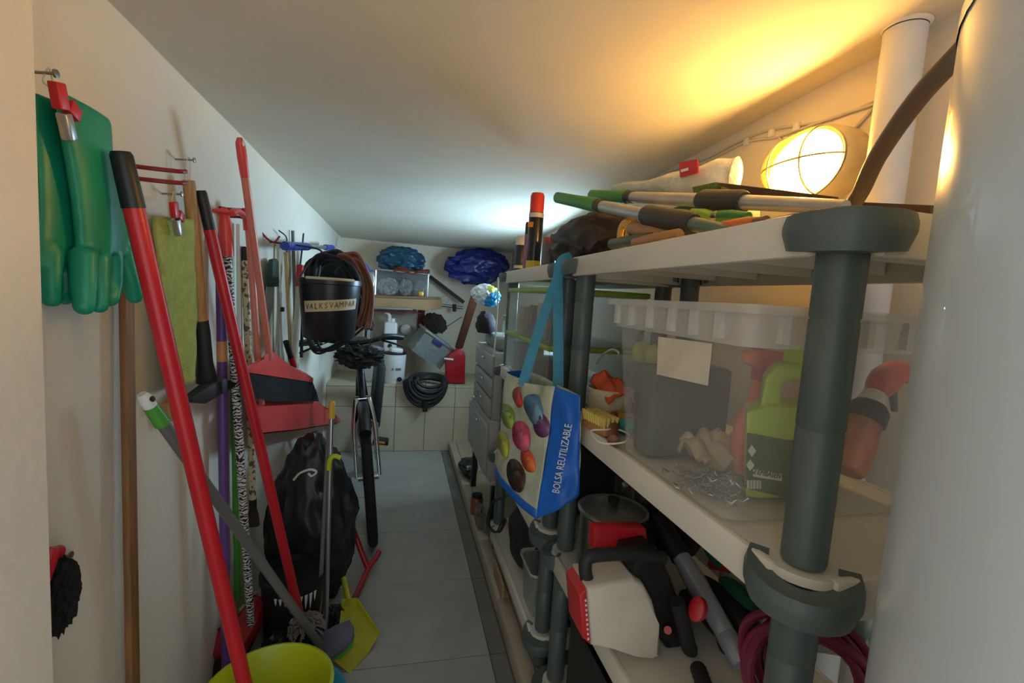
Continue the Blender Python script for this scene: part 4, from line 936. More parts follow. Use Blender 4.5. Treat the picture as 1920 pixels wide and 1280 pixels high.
obj('bag', MB().blob(q, (0.075, 0.10, 0.055), 0.25, 2.5, 85, 4, sharp=True), mat('white_film', 'e8f0f6', 0.4, bump=0.3, bscale=15), t)
obj('blue_print', MB().blob(q + V(0.022, -0.022, -0.016), (0.056, 0.085, 0.048), 0.25, 2.5, 86, 4, sharp=True), mat('cyan_blue_film', '1f9be0', 0.4), t)
obj('yellow_print', MB().blob(q + V(0.015, -0.06, 0.028), (0.03, 0.035, 0.022), 0.15, 2.5, 87, 3, sharp=True), mat('lemon_film', 'd9dc40', 0.4), t)
# hanging cream cord beside the boxes
obj('cream_cord', MB().tube(spline([AX(0.452, 934, 520), AX(0.452, 933, 570), AX(0.452, 930, 620), AX(0.452, 925, 668)], 6), 0.0035, 8), M_string, label='cream cord hanging down beside the green-lidded boxes', cat='cord')

# floor things along the kerb
q = AZ(0.07, 862, 780)
def jar(label, x, y, z, r, h, m, lid, cat='jar', name='jar', grp=None):
    t = thing(name, label, cat, (x, y, z), grp); Mx = Matrix.Translation((x, y, z))
    obj('body', MB().lathe([(0, 0), (r * 0.92, 0), (r, h * 0.06), (r, h * 0.78), (r * 0.8, h * 0.86), (0, h * 0.86)], 20, Mx), m, t)
    obj('lid', MB().lathe([(0, h * 0.85), (r * 0.85, h * 0.85), (r * 0.85, h), (0, h)], 20, Mx), lid, t); return t
p = AX(0.50, 906, 835); jar('reddish jar with dark lid below the grey cabinet', 0.450, 2.46, 0.07, 0.035, 0.11, mat('red_brown_jar', '8a4a36', 0.3), M_black)
obj('tool_roll', MB().blob((0.485, 3.05, 0.115), (0.06, 0.14, 0.045), 0.3, 3, 90, 3, flatz=0.07, sharp=True), M_rubber, label='dark crumpled tool roll on the platform near the back step', cat='bundle')
q = AZ(0.09, 858, 770); obj('buckle', MB().box((0.47, 2.92, 0.155), (0.03, 0.012, 0.03), bevel=0.003), M_alu, label='small shiny buckle on the dark tool roll', cat='buckle')
q = AX(0.455, 906, 885)
obj('clear_bag', MB().blob((0.448, 2.33, 0.115), (0.026, 0.08, 0.06), 0.35, 3, 92, 4, flatz=0.071, sharp=True), mat('smoky_film', '8f7f78', 0.15, alpha=0.5, bump=0.5, bscale=20), label='crumpled smoky clear bag on the kerb below the cabinets', cat='bag')
a = AX(0.445, 888, 985); b = AX(0.445, 928, 925)
obj('paper_sack', MB().slab([(0.435, 1.70, 0.071), (0.437, 1.88, 0.071), (0.437, 1.88, 0.135), (0.435, 1.76, 0.138), (0.435, 1.70, 0.135)], (0.010, 0.002, 0), bevel=0.003), M_card, label='folded brown paper bag on the kerb beside the cables', cat='paper bag')
# ------------------------------------------------------------------ near unit, middle shelf: the clear tub and its contents
ZM = 0.976
M_tub = mat('clear_tub_plastic', 'e6e3da', 0.16, alpha=0.20, var=0.03)
M_tubrim = mat('frosted_tub_rim', 'dedcd4', 0.35, alpha=0.5, var=0.03)
t = thing('storage_tub', 'large clear plastic storage tub with ribbed rim on the middle shelf', 'tub', (0.63, 0.71, ZM))
b0, b1 = (0.462, 0.545), (0.800, 0.872); t0, t1 = (0.446, 0.520), (0.845, 0.925); ZT = 1.292; ZR = 1.235
def rrect(lo, hi, z, r=0.025, n=5, grow=0.0):
    x0, y0 = lo[0] - grow, lo[1] - grow; x1, y1 = hi[0] + grow, hi[1] + grow; out = []
    for (cx, cy, a0) in ((x1 - r, y1 - r, 0), (x0 + r, y1 - r, PI / 2), (x0 + r, y0 + r, PI), (x1 - r, y0 + r, 1.5 * PI)):
        for k in range(n): a = a0 + PI / 2 * k / (n - 1); out.append((cx + r * math.cos(a), cy + r * math.sin(a), z))
    return out
def lr(u): return (b0[0] + (t0[0] - b0[0]) * u, b0[1] + (t0[1] - b0[1]) * u), (b1[0] + (t1[0] - b1[0]) * u, b1[1] + (t1[1] - b1[1]) * u)
mb = MB(); rings = [rrect(*lr(0), ZM + 0.003, grow=-0.006)]
for k in range(6): u = k / 5 * 0.82; rings.append(rrect(*lr(u), ZM + 0.006 + u * (ZT - ZM)))
mb.ring_loft(rings, caps=False); mb.bm.faces.new([mb.bm.verts.new(p) for p in rrect(*lr(0), ZM + 0.003, grow=-0.006)])
obj('tub_body', mb, M_tub, t)
mb = MB(); mb.ring_loft([rrect(*lr(0.82), ZR), rrect(*lr(0.82), ZR, grow=0.007), rrect(*lr(1.0), ZT - 0.012, grow=0.007), rrect(*lr(1.0), ZT - 0.012, grow=0.018), rrect(*lr(1.0), ZT, grow=0.018), rrect(*lr(1.0), ZT, grow=0.004)], caps=False)
obj('rim', mb, M_tubrim, t)
for y in (0.57, 0.63, 0.69, 0.76, 0.83, 0.89): obj('rim_rib', MB().b2((t0[0] - 0.014, y - 0.006, ZT - 0.05), (t0[0] - 0.004, y + 0.006, ZT - 0.012)), M_tubrim, t)
for x in (0.49, 0.56, 0.63, 0.70, 0.77): obj('rim_rib', MB().b2((x - 0.006, t0[1] - 0.014, ZT - 0.05), (x + 0.006, t0[1] - 0.004, ZT - 0.012)), M_tubrim, t)
obj('label', MB().slab([(0.4472, 0.742, 1.228), (0.4472, 0.595, 1.232), (0.4510, 0.600, 1.168), (0.4510, 0.742, 1.160)], (-0.0012, 0, 0)), mat('paper_label', 'd8cdb6', 0.8), t)
# contents
M_jug = mat('lime_jug_plastic', 'b8cf2e', 0.38, var=0.05)
t = thing('cleaner_jug', 'lime green cleaner jug with moulded handle inside the clear tub', 'jug', (0.62, 0.63, ZM + 0.006))
mb = MB(); yj = 0.595; dj = V(0.052, 0.066, 0)
JB = lambda p: V(AY(yj, *p).x, yj, max(AY(yj, *p).z, ZM + 0.010))
mb.slab([JB(p) for p in [(1400, 772), (1440, 762), (1556, 762), (1572, 790), (1564, 950), (1480, 952), (1398, 934)]], dj)
mb.slab([AY(yj + 0.01, *p) for p in [(1424, 775), (1436, 708), (1452, 690), (1474, 690), (1466, 720), (1462, 775)]], dj * 0.8)
mb.slab([AY(yj + 0.01, *p) for p in [(1440, 705), (1458, 684), (1545, 678), (1572, 700), (1560, 712), (1470, 714)]], dj * 0.8)
mb.slab([AY(yj + 0.01, *p) for p in [(1532, 690), (1562, 698), (1568, 790), (1528, 790)]], dj * 0.8)
o = obj('body', mb, M_jug, t)
m = o.modifiers.new('union', 'REMESH'); m.mode = 'VOXEL'; m.voxel_size = 0.004; m.use_smooth_shade = True
m = o.modifiers.new('soften', 'SMOOTH'); m.iterations = 6; m.factor = 0.5
yl = yj - 0.004
obj('cap', MB().lathe([(0, 0), (0.02, 0), (0.02, 0.03), (0, 0.03)], 16, Matrix.Translation(AY(yj, 1500, 684) + dj * 0.45)), M_jug, t)
M_lab = mat('dark_green_label', '4c5a2c', 0.5, var=0.1)
lab = obj('label', MB().slab([AY(yl, *p) for p in [(1403, 812), (1472, 825), (1570, 830), (1566, 928), (1470, 932), (1400, 916)]], (0, 0.003, 0)), M_lab, t)
mb = MB(); p = AY(yl - 0.003, 1436, 888); mb.text('GI EMBASEN', 0.0125, Matrix.Translation(p) @ frame((0, -1, 0), (1, 0, -0.18)).to_4x4(), 0.0003, squash=0.85); obj('lettering', mb, M_black, lab)
obj('text_panel', MB().slab([AY(yl - 0.0015, *p) for p in [(1412, 878), (1466, 888), (1466, 902), (1412, 893)]], (0, 0.001, 0)), mat('pale_label', 'd8dcc4', 0.6), lab)
mb = MB(); mb.text('MIC', 0.016, Matrix.Translation(AY(yl - 0.003, 1556, 916)) @ frame((0, -1, 0), (1, 0, -0.1)).to_4x4(), 0.0003); mb.text('ID', 0.022, Matrix.Translation(AY(yl - 0.003, 1563, 858)) @ frame((0, -1, 0), (1, 0, -0.1)).to_4x4(), 0.0003); obj('lettering', mb, MATS['pale_label'], lab)
bars = MB()
for k in range(9): bars.slab([AY(yl - 0.002, 1401 + k * 3, 900), AY(yl - 0.002, 1401 + k * 3 + (1 if k % 2 else 2), 900), AY(yl - 0.002, 1401 + k * 3 + (1 if k % 2 else 2), 917), AY(yl - 0.002, 1401 + k * 3, 916)], (0, 0.001, 0))
obj('barcode', bars, MATS['pale_label'], lab)
for (px, py) in ((1410, 845), (1407, 872)):
    obj('hazard_mark', MB().slab([AY(yl - 0.002, px, py - 11), AY(yl - 0.002, px + 8, py), AY(yl - 0.002, px, py + 11), AY(yl - 0.002, px - 7, py)], (0, 0.001, 0)), MATS['pale_label'], lab)
# orange spray bottle
M_or = mat('orange_bottle_plastic', 'ee6a34', 0.35, var=0.05); M_ord = mat('deep_red_trigger', 'b83038', 0.4)
c0_ = AY(0.72, 1396, 900); ct = AY(0.70, 1440, 702)
t = thing('spray_bottle', 'orange trigger spray bottle beside the lime jug in the tub', 'bottle', (c0_.x, c0_.y, ZM + 0.006))
cx = c0_.x + 0.012; zb_ = ZM + 0.006
obj('body', MB().lathe([(0, zb_), (0.036, zb_), (0.040, zb_ + 0.008), (0.040, zb_ + 0.085), (0.037, zb_ + 0.105), (0.026, zb_ + 0.125), (0.0185, zb_ + 0.145), (0.016, zb_ + 0.178), (0, zb_ + 0.178)], 24, Matrix.Translation((cx, 0.72, 0)) @ Matrix.Shear('XY', 4, (0.0, 0.0)), 1.05, 0.8), M_or, t)
obj('collar', MB().lathe([(0, zb_ + 0.176), (0.018, zb_ + 0.176), (0.018, zb_ + 0.198), (0, zb_ + 0.198)], 18, Matrix.Translation((cx, 0.72, 0))), M_ord, t)
zh = zb_ + 0.196
obj('sprayer', MB().slab([(cx - 0.045, 0.708, zh + 0.030), (cx - 0.040, 0.708, zh + 0.012), (cx - 0.014, 0.708, zh), (cx + 0.016, 0.708, zh), (cx + 0.02, 0.708, zh + 0.014), (cx + 0.05, 0.708, zh + 0.018), (cx + 0.052, 0.708, zh + 0.032), (cx - 0.02, 0.708, zh + 0.04)], (0, 0.024, 0), bevel=0.004), M_or, t)
obj('trigger', MB().tube(spline([(cx + 0.034, 0.72, zh + 0.016), (cx + 0.028, 0.72, zh - 0.006), (cx + 0.038, 0.72, zh - 0.028)], 4), 0.0055, 8), M_ord, t)
# tilted bottle with red spray head
a = AY(0.63, 1600, 832); b = AY(0.64, 1628, 768); 
t = thing('spray_bottle', 'bottle with red spray head and dark neck leaning at the right of the tub', 'bottle', (a.x, a.y, ZM + 0.006))
d = (b - a).normalized(); foot = a - d * ((a.z - ZM - 0.045) / d.z)
obj('body', MB().tube([foot, foot + d * 0.004, a, b.lerp(a, 0.3)], [0.030, 0.034, 0.034, 0.028], 20), mat('orange_white_bottle', 'cf7a50', 0.35, var=0.25, scale=30), t)
obj('neck_band', MB().tube([b.lerp(a, 0.34), b.lerp(a, 0.0), b + d * 0.012], [0.033, 0.032, 0.024], 20), mat('navy_plastic', '1f2036', 0.35), t)
obj('neck', MB().tube([b + d * 0.010, b + d * 0.035], [0.024, 0.018], 18), M_white, t)
h0 = b + d * 0.032
obj('spray_head', MB().tube(spline([h0, h0 + d * 0.03 + V(0.008, 0, 0), h0 + d * 0.048 + V(0.03, 0, 0), h0 + d * 0.045 + V(0.06, 0.0, -0.004)], 4), [0.018, 0.02, 0.023, 0.024, 0.025, 0.025, 0.024, 0.023, 0.021, 0.02, 0.019, 0.018, 0.016], 14), mat('bright_red_plastic', 'd83a30', 0.35), t)
obj('trigger', MB().tube([h0 + V(0.035, 0, 0.02), h0 + V(0.05, 0, -0.03)], [0.008, 0.005], 8), M_black, t)
# cloths, scouring pad, dark case in the tub
q = AZ(ZM + 0.02, 1300, 852)
def fold(u, v):
    a = u * 2 - 1; p = V(q.x - 0.02 + 0.075 * v, q.y + 0.05 - 0.085 * u, ZM + 0.022 + 0.042 * math.sin(PI * u) * (0.6 + 0.4 * v) + 0.018 * noise.noise(V(u * 4, v * 4, 3)) + 0.006 * math.sin(v * 14)); return p
obj('work_glove', MB().grid(fold, 20, 18), mat('beige_cotton', 'c7b295', 0.9, bump=0.2), solid=0.007, label='folded beige cotton work glove lying in the clear tub', cat='glove')
obj('work_glove', MB().grid(lambda u, v: fold(u, v) + V(-0.005 + 0.03 * v, -0.035, -0.004 + 0.012 * math.sin(u * 7)), 20, 18), MATS['beige_cotton'], solid=0.007, label='second beige cotton glove in front of the folded one', cat='glove')
q = AZ(ZM + 0.01, 1318, 912); mb = MB(); rnd = random.Random(4)
for k in range(90):
    p0_ = V(q.x + 0.008 + rnd.gauss(0, 0.02), q.y + rnd.gauss(0, 0.026), ZM + 0.010 + rnd.random() * 0.022)
    mb.tube([p0_ + V(0.009 * math.cos(a + k), 0.009 * math.sin(a + k), 0.004 * math.sin(2 * a)) for a in [k2 * 0.9 for k2 in range(8)]], 0.0011, 4)
obj('scouring_pad', mb, M_steel, label='curly steel scouring pad at the near corner of the tub', cat='scourer')
obj('dark_case', MB().b2((0.478, 0.80, ZM + 0.006), (0.66, 0.862, 1.165), bevel=0.012), mat('dark_olive_plastic', '565b50', 0.55, var=0.1), label='dark olive case standing at the far side of the clear tub', cat='case')
obj('grey_case', MB().b2((0.735, 0.70, ZM + 0.006), (0.80, 0.84, 1.10), bevel=0.01), mat('warm_grey_plastic', '77716c', 0.55, var=0.08), label='warm grey box at the right side of the clear tub', cat='box')

# between tub and far post
t = thing('scrubbing_brush', 'wooden scrubbing brush with yellow bristles at the front of the middle shelf', 'brush', AZ(ZM, 1118, 805))
c = AZ(ZM + 0.012, 1118, 800); bm_ = TM(c + V(0.008, 0, 0), (0, 0, 0.15))
obj('block', MB().box((0, 0, 0), (0.04, 0.10, 0.02), mtx=bm_, bevel=0.006), mat('raw_wood', 'b27a48', 0.6, stretch=(10, 2, 10)), t)
mb = MB()
for i in range(4):
    for j in range(9): mb.tube([bm_ @ V(-0.015 + 0.010 * i, -0.042 + 0.0105 * j, 0.008), bm_ @ V(-0.019 + 0.012 * i, -0.046 + 0.0115 * j, 0.034)], [0.003, 0.0045], 6)
obj('bristles', mb, mat('straw_bristles', 'd8bf66', 0.8), t)
a, b = AZ(ZM + 0.018, 1150, 826), AZ(ZM + 0.03, 1151, 780)
t = thing('wooden_spoon', 'dark wooden tool handle with a white string loop beside the scrubbing brush', 'handle', a)
obj('handle', MB().tube([a - (b - a) * 0.02, a, a.lerp(b, .15), b], [0.008, 0.013, 0.011, 0.013], 14), mat('reddish_wood', '7a4a2c', 0.5, stretch=(10, 2, 10)), t)
obj('string', MB().tube(spline([a + V(0, 0.04, 0.012), a + V(-0.03, 0.05, 0.006), a + V(-0.028, 0.0, -0.004), a + V(0.02, -0.01, 0.0), a + V(0.05, 0.03, 0.004), a + V(0.035, 0.055, 0.008)], 5, True), 0.002, 6, closed=True), M_string, t)
p = AX(0.565, 1122, 738); zc_ = ZM
t = thing('pot', 'small ivory pot with orange cloth on it at the far end of the middle shelf', 'pot', (0.553, 1.13, ZM))
obj('body', MB().lathe([(0, 0.0), (0.045, 0.0), (0.056, 0.02), (0.062, 0.075), (0.064, 0.08), (0.06, 0.082), (0.054, 0.022), (0, 0.01)], 26, Matrix.Translation((0.553, 1.13, ZM))), mat('ivory_enamel', 'd5c9a8', 0.35), t)
def ocl(u, v): return V(0.515 + 0.075 * u, 1.06 + 0.12 * v, ZM + 0.11 + 0.02 * noise.noise(V(u * 4, v * 4, 8)) - 0.05 * abs(u - 0.5) ** 2 * 2 - 0.03 * (1 - v) ** 2)
obj('orange_cloth', MB().grid(ocl, 16, 16), mat('orange_cloth', 'c8552e', 0.85, var=0.2, bump=0.2), solid=0.006, label='orange cloth crumpled over the ivory pot', cat='cloth')
q = AX(0.56, 1138, 730); obj('sponge', MB().box((0.535, 1.035, ZM + 0.02), (0.05, 0.06, 0.035), (0, 0, 0.3), bevel=0.005), mat('yellow_sponge', 'c99a3e', 0.95, bump=0.8, bscale=200), label='yellow sponge at the foot of the ivory pot', cat='sponge')
obj('teal_cloth', MB().blob((0.53, 0.985, ZM + 0.018), (0.025, 0.035, 0.018), 0.25, 3, 95, 3, flatz=ZM + 0.001), mat('teal_cloth', '3f9f86', 0.9), label='small teal cloth tucked against the clear tub', cat='cloth')
p = AX(0.66, 1130, 660)
t = thing('tool_basket', 'dark basket of wires and tools behind the ivory pot', 'basket', (0.715, 1.12, ZM))
obj('basket', MB().b2((0.63, 1.03, ZM), (0.80, 1.21, 1.12), bevel=0.01), mat('dark_basket', '4a4236', 0.8, var=0.2, scale=30), t)
obj('white_wire', MB().tube(spline([AX(0.60, 1118, 682), AX(0.60, 1130, 665), AX(0.60, 1148, 655), AX(0.60, 1160, 662), AX(0.62, 1152, 676)], 5), 0.003, 6), M_white, t)
p = AX(0.68, 1135, 632)
t = thing('ear_defenders', 'lime ear defenders with black headband on top of the dark basket', 'ear defenders', (0.665, 1.15, 1.12))
obj('headband', MB().tube(spline([(0.655, 1.19, 1.15), (0.655, 1.185, 1.20), (0.66, 1.15, 1.228), (0.665, 1.11, 1.20), (0.665, 1.105, 1.15)], 6), 0.0075, 8), M_black, t)
for y in (1.11, 1.182): obj('ear_cup', MB().blob((0.665, y, 1.152), (0.030, 0.020, 0.031), 0.03, 2, 2, 3), M_limegreen, t)

# ------------------------------------------------------------------ near unit, lower shelf
ZL = 0.556; ysaw = 0.785
t = thing('chainsaw', 'white and black chainsaw with red guard on the lower shelf', 'chainsaw', (0.48, 0.85, ZL))
M_ivory = mat('ivory_casing', 'd8cfbd', 0.45, var=0.07); PS = lambda px, py, y=ysaw: V(AY(y, px, py).x, y, max(AY(y, px, py).z, ZL + 0.004))
obj('casing', MB().slab([PS(*p) for p in [(1100, 1100), (1150, 1094), (1190, 1086), (1208, 1096), (1226, 1128), (1236, 1170), (1239, 1246), (1226, 1234), (1196, 1222), (1150, 1216), (1108, 1212)]], (0.0, 0.085, 0.0), bevel=0.010, seg=3), M_ivory, t)
cap = obj('side_cover', MB().slab([PS(*p) for p in [(1086, 1116), (1100, 1104), (1109, 1211), (1092, 1196)]], (0.0, 0.08, 0.0), bevel=0.004), mat('signal_red_plastic', 'c02428', 0.4), t)
mb = MB()
for k in range(9): mb.box(PS(1098 + k * 0.6, 1125 + k * 9, ysaw - 0.001), (0.003, 0.003, 0.004))
obj('cooling_slots', mb, M_white, cap)
obj('engine_body', MB().slab([PS(*p, ysaw + 0.02) for p in [(1180, 1096), (1192, 1050), (1240, 1040), (1262, 1085), (1272, 1160), (1292, 1290), (1246, 1290), (1238, 1180)]], (0.0, 0.13, 0.0), bevel=0.012), M_black, t)
obj('button', MB().rod(PS(1252, 1181, ysaw + 0.02), PS(1252, 1181, ysaw + 0.008), 0.008, 10), M_redpl, t)
obj('front_handle', MB().tube(spline([PS(1108, 1105, ysaw + .03), PS(1098, 1075, ysaw + .03), PS(1100, 1048, ysaw + .03), PS(1122, 1040, ysaw + .03), PS(1180, 1038, ysaw + .03), PS(1245, 1046, ysaw + .03)], 6), 0.0135, 12), M_rubber, t)
obj('hand_guard', MB().slab([PS(*p, ysaw + .10) for p in [(1114, 993), (1120, 990), (1206, 989), (1214, 994), (1217, 1026), (1112, 1030)]], (0.0, 0.035, 0.0), bevel=0.008), M_redpl, t)
obj('guard_arm', MB().slab([PS(*p, ysaw + .12) for p in [(1168, 1026), (1196, 1026), (1198, 1092), (1170, 1096)]], (0.0, 0.02, 0.0), bevel=0.003), MATS['crimson_plastic'], t)
obj('rear_grip', MB().tube(spline([p + V(0, 0, 0.016) for p in (PS(1268, 1140), PS(1280, 1185), PS(1290, 1225), PS(1296, 1243))], 4), [0.016] * 13, 12), M_rubber, t)
# orange chain cover
obj('orange_bung', MB().blob(AX(0.50, 1098, 1040) + V(0, 0, 0.0), (0.02, 0.035, 0.02), 0.1, 2, 3, 3), mat('orange_red_plastic', 'd2502a', 0.4), label='orange plastic bung behind the chainsaw handle', cat='bung')
# steel pot with lid
t = thing('saucepan', 'steel saucepan with shiny rim behind the red chainsaw guard', 'saucepan', (0.56, 1.02, ZL)); Mx = Matrix.Translation((0.548, 1.05, ZL))
obj('body', MB().lathe([(0, 0), (0.075, 0), (0.082, 0.008), (0.082, 0.19), (0.088, 0.195), (0.082, 0.2), (0.078, 0.19), (0.076, 0.012), (0, 0.01)], 30, Mx), M_steel, t)
obj('lid', MB().lathe([(0.089, 0.197), (0.090, 0.203), (0.084, 0.206), (0.078, 0.203), (0.06, 0.208), (0.02, 0.212), (0, 0.212)], 30, Mx), M_alu, t)
obj('lid_knob', MB().lathe([(0, 0.215), (0.012, 0.216), (0.016, 0.232), (0, 0.235)], 14, Mx), M_black, t)
# vacuum wand
a = AX(0.66, 1272, 1035); b = AX(0.67, 1392, 1242); d = (b - a).normalized()
t = thing('vacuum_wand', 'silver vacuum cleaner wand with red dial lying on the lower shelf', 'vacuum wand', b)
obj('tube', MB().tube([a, a.lerp(b, .3), a.lerp(b, .7), b], [0.020, 0.024, 0.0205, 0.0195], 20), mat('silver_paint', 'a9abb2', 0.3, metal=0.35), t)
obj('sleeve', MB().tube([b.lerp(a, .22), b.lerp(a, .215), b + d * 0.002], [0.0205, 0.0215, 0.0215], 20), mat('bright_sleeve', 'aeb4c6', 0.25, metal=0.3), t)
obj('hose_end', MB().tube([a - d * 0.10, a - d * 0.03, a + d * 0.015], [0.022, 0.024, 0.025], 16), M_black, t)
q = AX(0.615, 1312, 1142); obj('dial', MB().lathe([(0, 0), (0.016, 0), (0.016, 0.016), (0.011, 0.02), (0, 0.02)], 18, Matrix.Translation(q) @ frame((-0.8, -0.4, 0.4)).to_4x4(), sx=1.5), M_redpl, t)
# black vacuum body and bits
obj('vacuum_nozzle', MB().slab([AX(0.70, *p) for p in [(1235, 950), (1275, 975), (1290, 1010), (1268, 1045), (1230, 1040), (1218, 990)]], (0.06, 0.0, 0.0), bevel=0.012), M_black, label='black vacuum floor head behind the chainsaw under the middle shelf', cat='vacuum head')
obj('garden_glove', MB().blob(AX(0.76, 1385, 1112) , (0.02, 0.055, 0.018), 0.3, 3, 98, 3), mat('bottle_green_fabric', '1f5a48', 0.8), label='dark green garden glove on the lower shelf right of the wand', cat='glove')
obj('teal_pouch', MB().blob(AX(0.78, 1352, 1040), (0.03, 0.05, 0.028), 0.25, 3, 99, 3), mat('teal_fabric', '2d6d66', 0.8), label='teal pouch just under the middle shelf', cat='pouch')
obj('red_strip', MB().rod(AX(0.78, 1335, 1058), AX(0.76, 1395, 1066), 0.012, 10), M_redpl, label='short red tube below the teal pouch', cat='tube')
t = thing('vacuum_cleaner', 'low black vacuum cleaner body behind the silver wand', 'vacuum cleaner', (0.725, 0.85, ZL))
obj('body', MB().blob((0.735, 0.85, ZL + 0.042), (0.042, 0.12, 0.055), 0.05, 2, 131, 4, flatz=ZL + 0.004), M_black, t)
for y in (0.78, 0.92): obj('wheel', MB().lathe([(0, -0.006), (0.022, -0.006), (0.024, 0), (0.022, 0.006), (0, 0.006)], 18, Matrix.Translation((0.694, y, ZL + 0.028)) @ frame((-1, 0, 0)).to_4x4()), M_rubber, t)
hp_ = spline([(0.60, 0.74, ZL + 0.018), (0.575, 0.66, ZL + 0.018), (0.58, 0.59, ZL + 0.018), (0.56, 0.53, ZL + 0.018)], 14)
obj('vacuum_hose', MB().tube(hp_, [0.0145 + 0.0018 * (i % 2) for i in range(len(hp_))], 12), M_rubber, label='short ribbed black hose lying at the front of the lower shelf', cat='hose')
# folded pale sheet behind
s0, s1, s2, s3 = AX(0.785, 1350, 1070), AX(0.785, 1640, 1060), AX(0.775, 1350, 1190), AX(0.775, 1640, 1240)
SHT = lambda p: V(p.x, p.y, max(p.z, ZL + 0.008))
obj('dust_sheet', MB().grid(lambda u, v: SHT(s0.lerp(s1, u).lerp(s2.lerp(s3, u), v)) + V(0.012 * noise.noise(V(u * 5, v * 5, 1)), 0, 0), 24, 16), mat('pale_sheet', 'b8bcb4', 0.85), solid=0.006, label='pale dust sheet hanging at the back of the lower shelf', cat='sheet')
obj('mint_bag', MB().blob(AX(0.74, 1616, 1165), (0.04, 0.045, 0.075), 0.2, 2.5, 101, 4, sharp=True), mat('mint_film', 'b4cbbd', 0.5), label='mint green plastic bag beside the water tank on the lower shelf', cat='bag')
# magenta cord coil
t = thing('cord_coil', 'magenta extension cord coiled behind the near shelf post', 'cord', AX(0.60, 1505, 1290)); cc = AX(0.64, 1512, 1262); rnd = random.Random(11); M_mag = mat('magenta_cord', '7d1f3e', 0.45)
for k in range(9):
    ax_ = V(rnd.uniform(0.6, 0.85), rnd.uniform(0.45, 0.7), rnd.uniform(-0.1, 0.2)).normalized(); Fr = frame(-ax_, (0, 0, 1)); o_ = V(rnd.uniform(-.018, .018), rnd.uniform(-.02, .02), rnd.uniform(-.01, .01)); ru = 0.092 + rnd.uniform(-0.012, 0.006)
    obj('loop', MB().tube([cc + o_ + Fr @ V(ru * math.cos(a), ru * 0.86 * math.sin(a), 0.006 * math.sin(3 * a + k)) for a in [2 * PI * j / 32 for j in range(32)]], 0.0075, 8, closed=True), M_mag, t)
obj('binding', MB().blob(cc + V(-0.01, 0.03, 0.05), (0.025, 0.03, 0.07), 0.3, 4, 103, 3), M_black, t)
# dark smoky bag at the far end of the lower shelf
obj('smoky_bag', MB().blob((0.70, 1.18, ZL + 0.15), (0.08, 0.055, 0.16), 0.25, 2.5, 105, 4, flatz=ZL + 0.002, sharp=True), mat('dark_smoky_film', '4a4640', 0.2, alpha=0.85, bump=0.4, bscale=16), label='dark smoky plastic bag standing behind the steel saucepan', cat='bag')
# bottom shelf: black crate
t = thing('black_crate', 'black plastic crate on the bottom shelf below the chainsaw', 'crate', (0.62, 0.92, 0.142))
mb = MB(); mb.b2((0.462, 0.74, 0.142), (0.80, 1.06, 0.15)); mb.b2((0.462, 0.74, 0.15), (0.47, 1.06, 0.46)); mb.b2((0.792, 0.74, 0.15), (0.80, 1.06, 0.46)); mb.b2((0.47, 0.74, 0.15), (0.792, 0.748, 0.46)); mb.b2((0.47, 1.052, 0.15), (0.792, 1.06, 0.46)); mb.b2((0.48, 0.76, 0.15), (0.78, 1.04, 0.42), bevel=0.02)
obj('crate', mb, M_black, t); obj('rim', MB().tube([(0.462, 0.74, 0.462), (0.80, 0.74, 0.462), (0.80, 1.06, 0.462), (0.462, 1.06, 0.462)], 0.007, 8, closed=True), M_black, t)

# ------------------------------------------------------------------ far unit contents
M_lid = mat('lime_box_lid', '9cb648', 0.45); M_cbox = mat('clear_box_plastic', 'cfd0c8', 0.2, alpha=0.26)
def clear_box(label, z0, z1, y0_, y1_, x0=0.468, x1=0.80):
    t = thing('clear_box', label, 'box', ((x0 + x1) / 2, (y0_ + y1_) / 2, z0), 'clear boxes with lime lids')
    mb = MB(); w = 0.003
    mb.b2((x0, y0_, z0), (x1, y1_, z0 + w)); mb.b2((x0, y0_, z0), (x0 + w, y1_, z1)); mb.b2((x1 - w, y0_, z0), (x1, y1_, z1)); mb.b2((x0, y0_, z0), (x1, y0_ + w, z1)); mb.b2((x0, y1_ - w, z0), (x1, y1_, z1))
    obj('box_body', mb, M_cbox, t); obj('lid', MB().b2((x0 - 0.008, y0_ - 0.008, z1), (x1 + 0.008, y1_ + 0.008, z1 + 0.018), bevel=0.005), M_lid, t); return t
clear_box('clear box with lime lid, lower of the two behind the shopping bag straps', 0.967, 1.115, 1.42, 2.04)
clear_box('clear box with lime lid, upper of the two behind the shopping bag straps', 1.134, 1.305, 1.42, 2.04)
for k, (y, z, h, c, lab) in enumerate([(1.50, 1.138, 0.12, '2b3358', 'dark blue carton in the upper lime-lidded box'), (1.62, 1.138, 0.13, 'c9c2b0', 'pale carton in the upper lime-lidded box'), (1.72, 1.138, 0.12, '3f3a36', 'dark carton in the upper lime-lidded box'), (1.90, 1.138, 0.11, 'b59a78', 'tan carton in the upper lime-lidded box'), (1.95, 0.971, 0.12, 'a5a39a', 'grey carton in the lower lime-lidded box'), (1.60, 0.971, 0.10, '5d3a34', 'maroon carton in the lower lime-lidded box')]):
    t = thing('small_carton', lab, 'carton', (0.54, y, z), 'cartons in the clear boxes')
    obj('carton', MB().box((0.545, y, z + h / 2), (0.12, 0.075, h), (0, 0, 0.12 * (k - 2)), bevel=0.003), mat('carton_%d' % k, c, 0.6), t)
    if k in (0, 2): obj('print', MB().box((0.482, y, z + h * 0.55), (0.002, 0.045, h * 0.3), (0, 0, 0.12 * (k - 2))), mat('carton_print_red', 'a83c34', 0.6), t)
obj('red_tin', MB().lathe([(0, 0), (0.045, 0), (0.045, 0.05), (0, 0.05)], 20, Matrix.Translation((0.53, 1.80, 1.05 - 0.078))), mat('tomato_red_tin', 'c8402c', 0.4), label='flat red tin in the lower lime-lidded box', cat='tin')
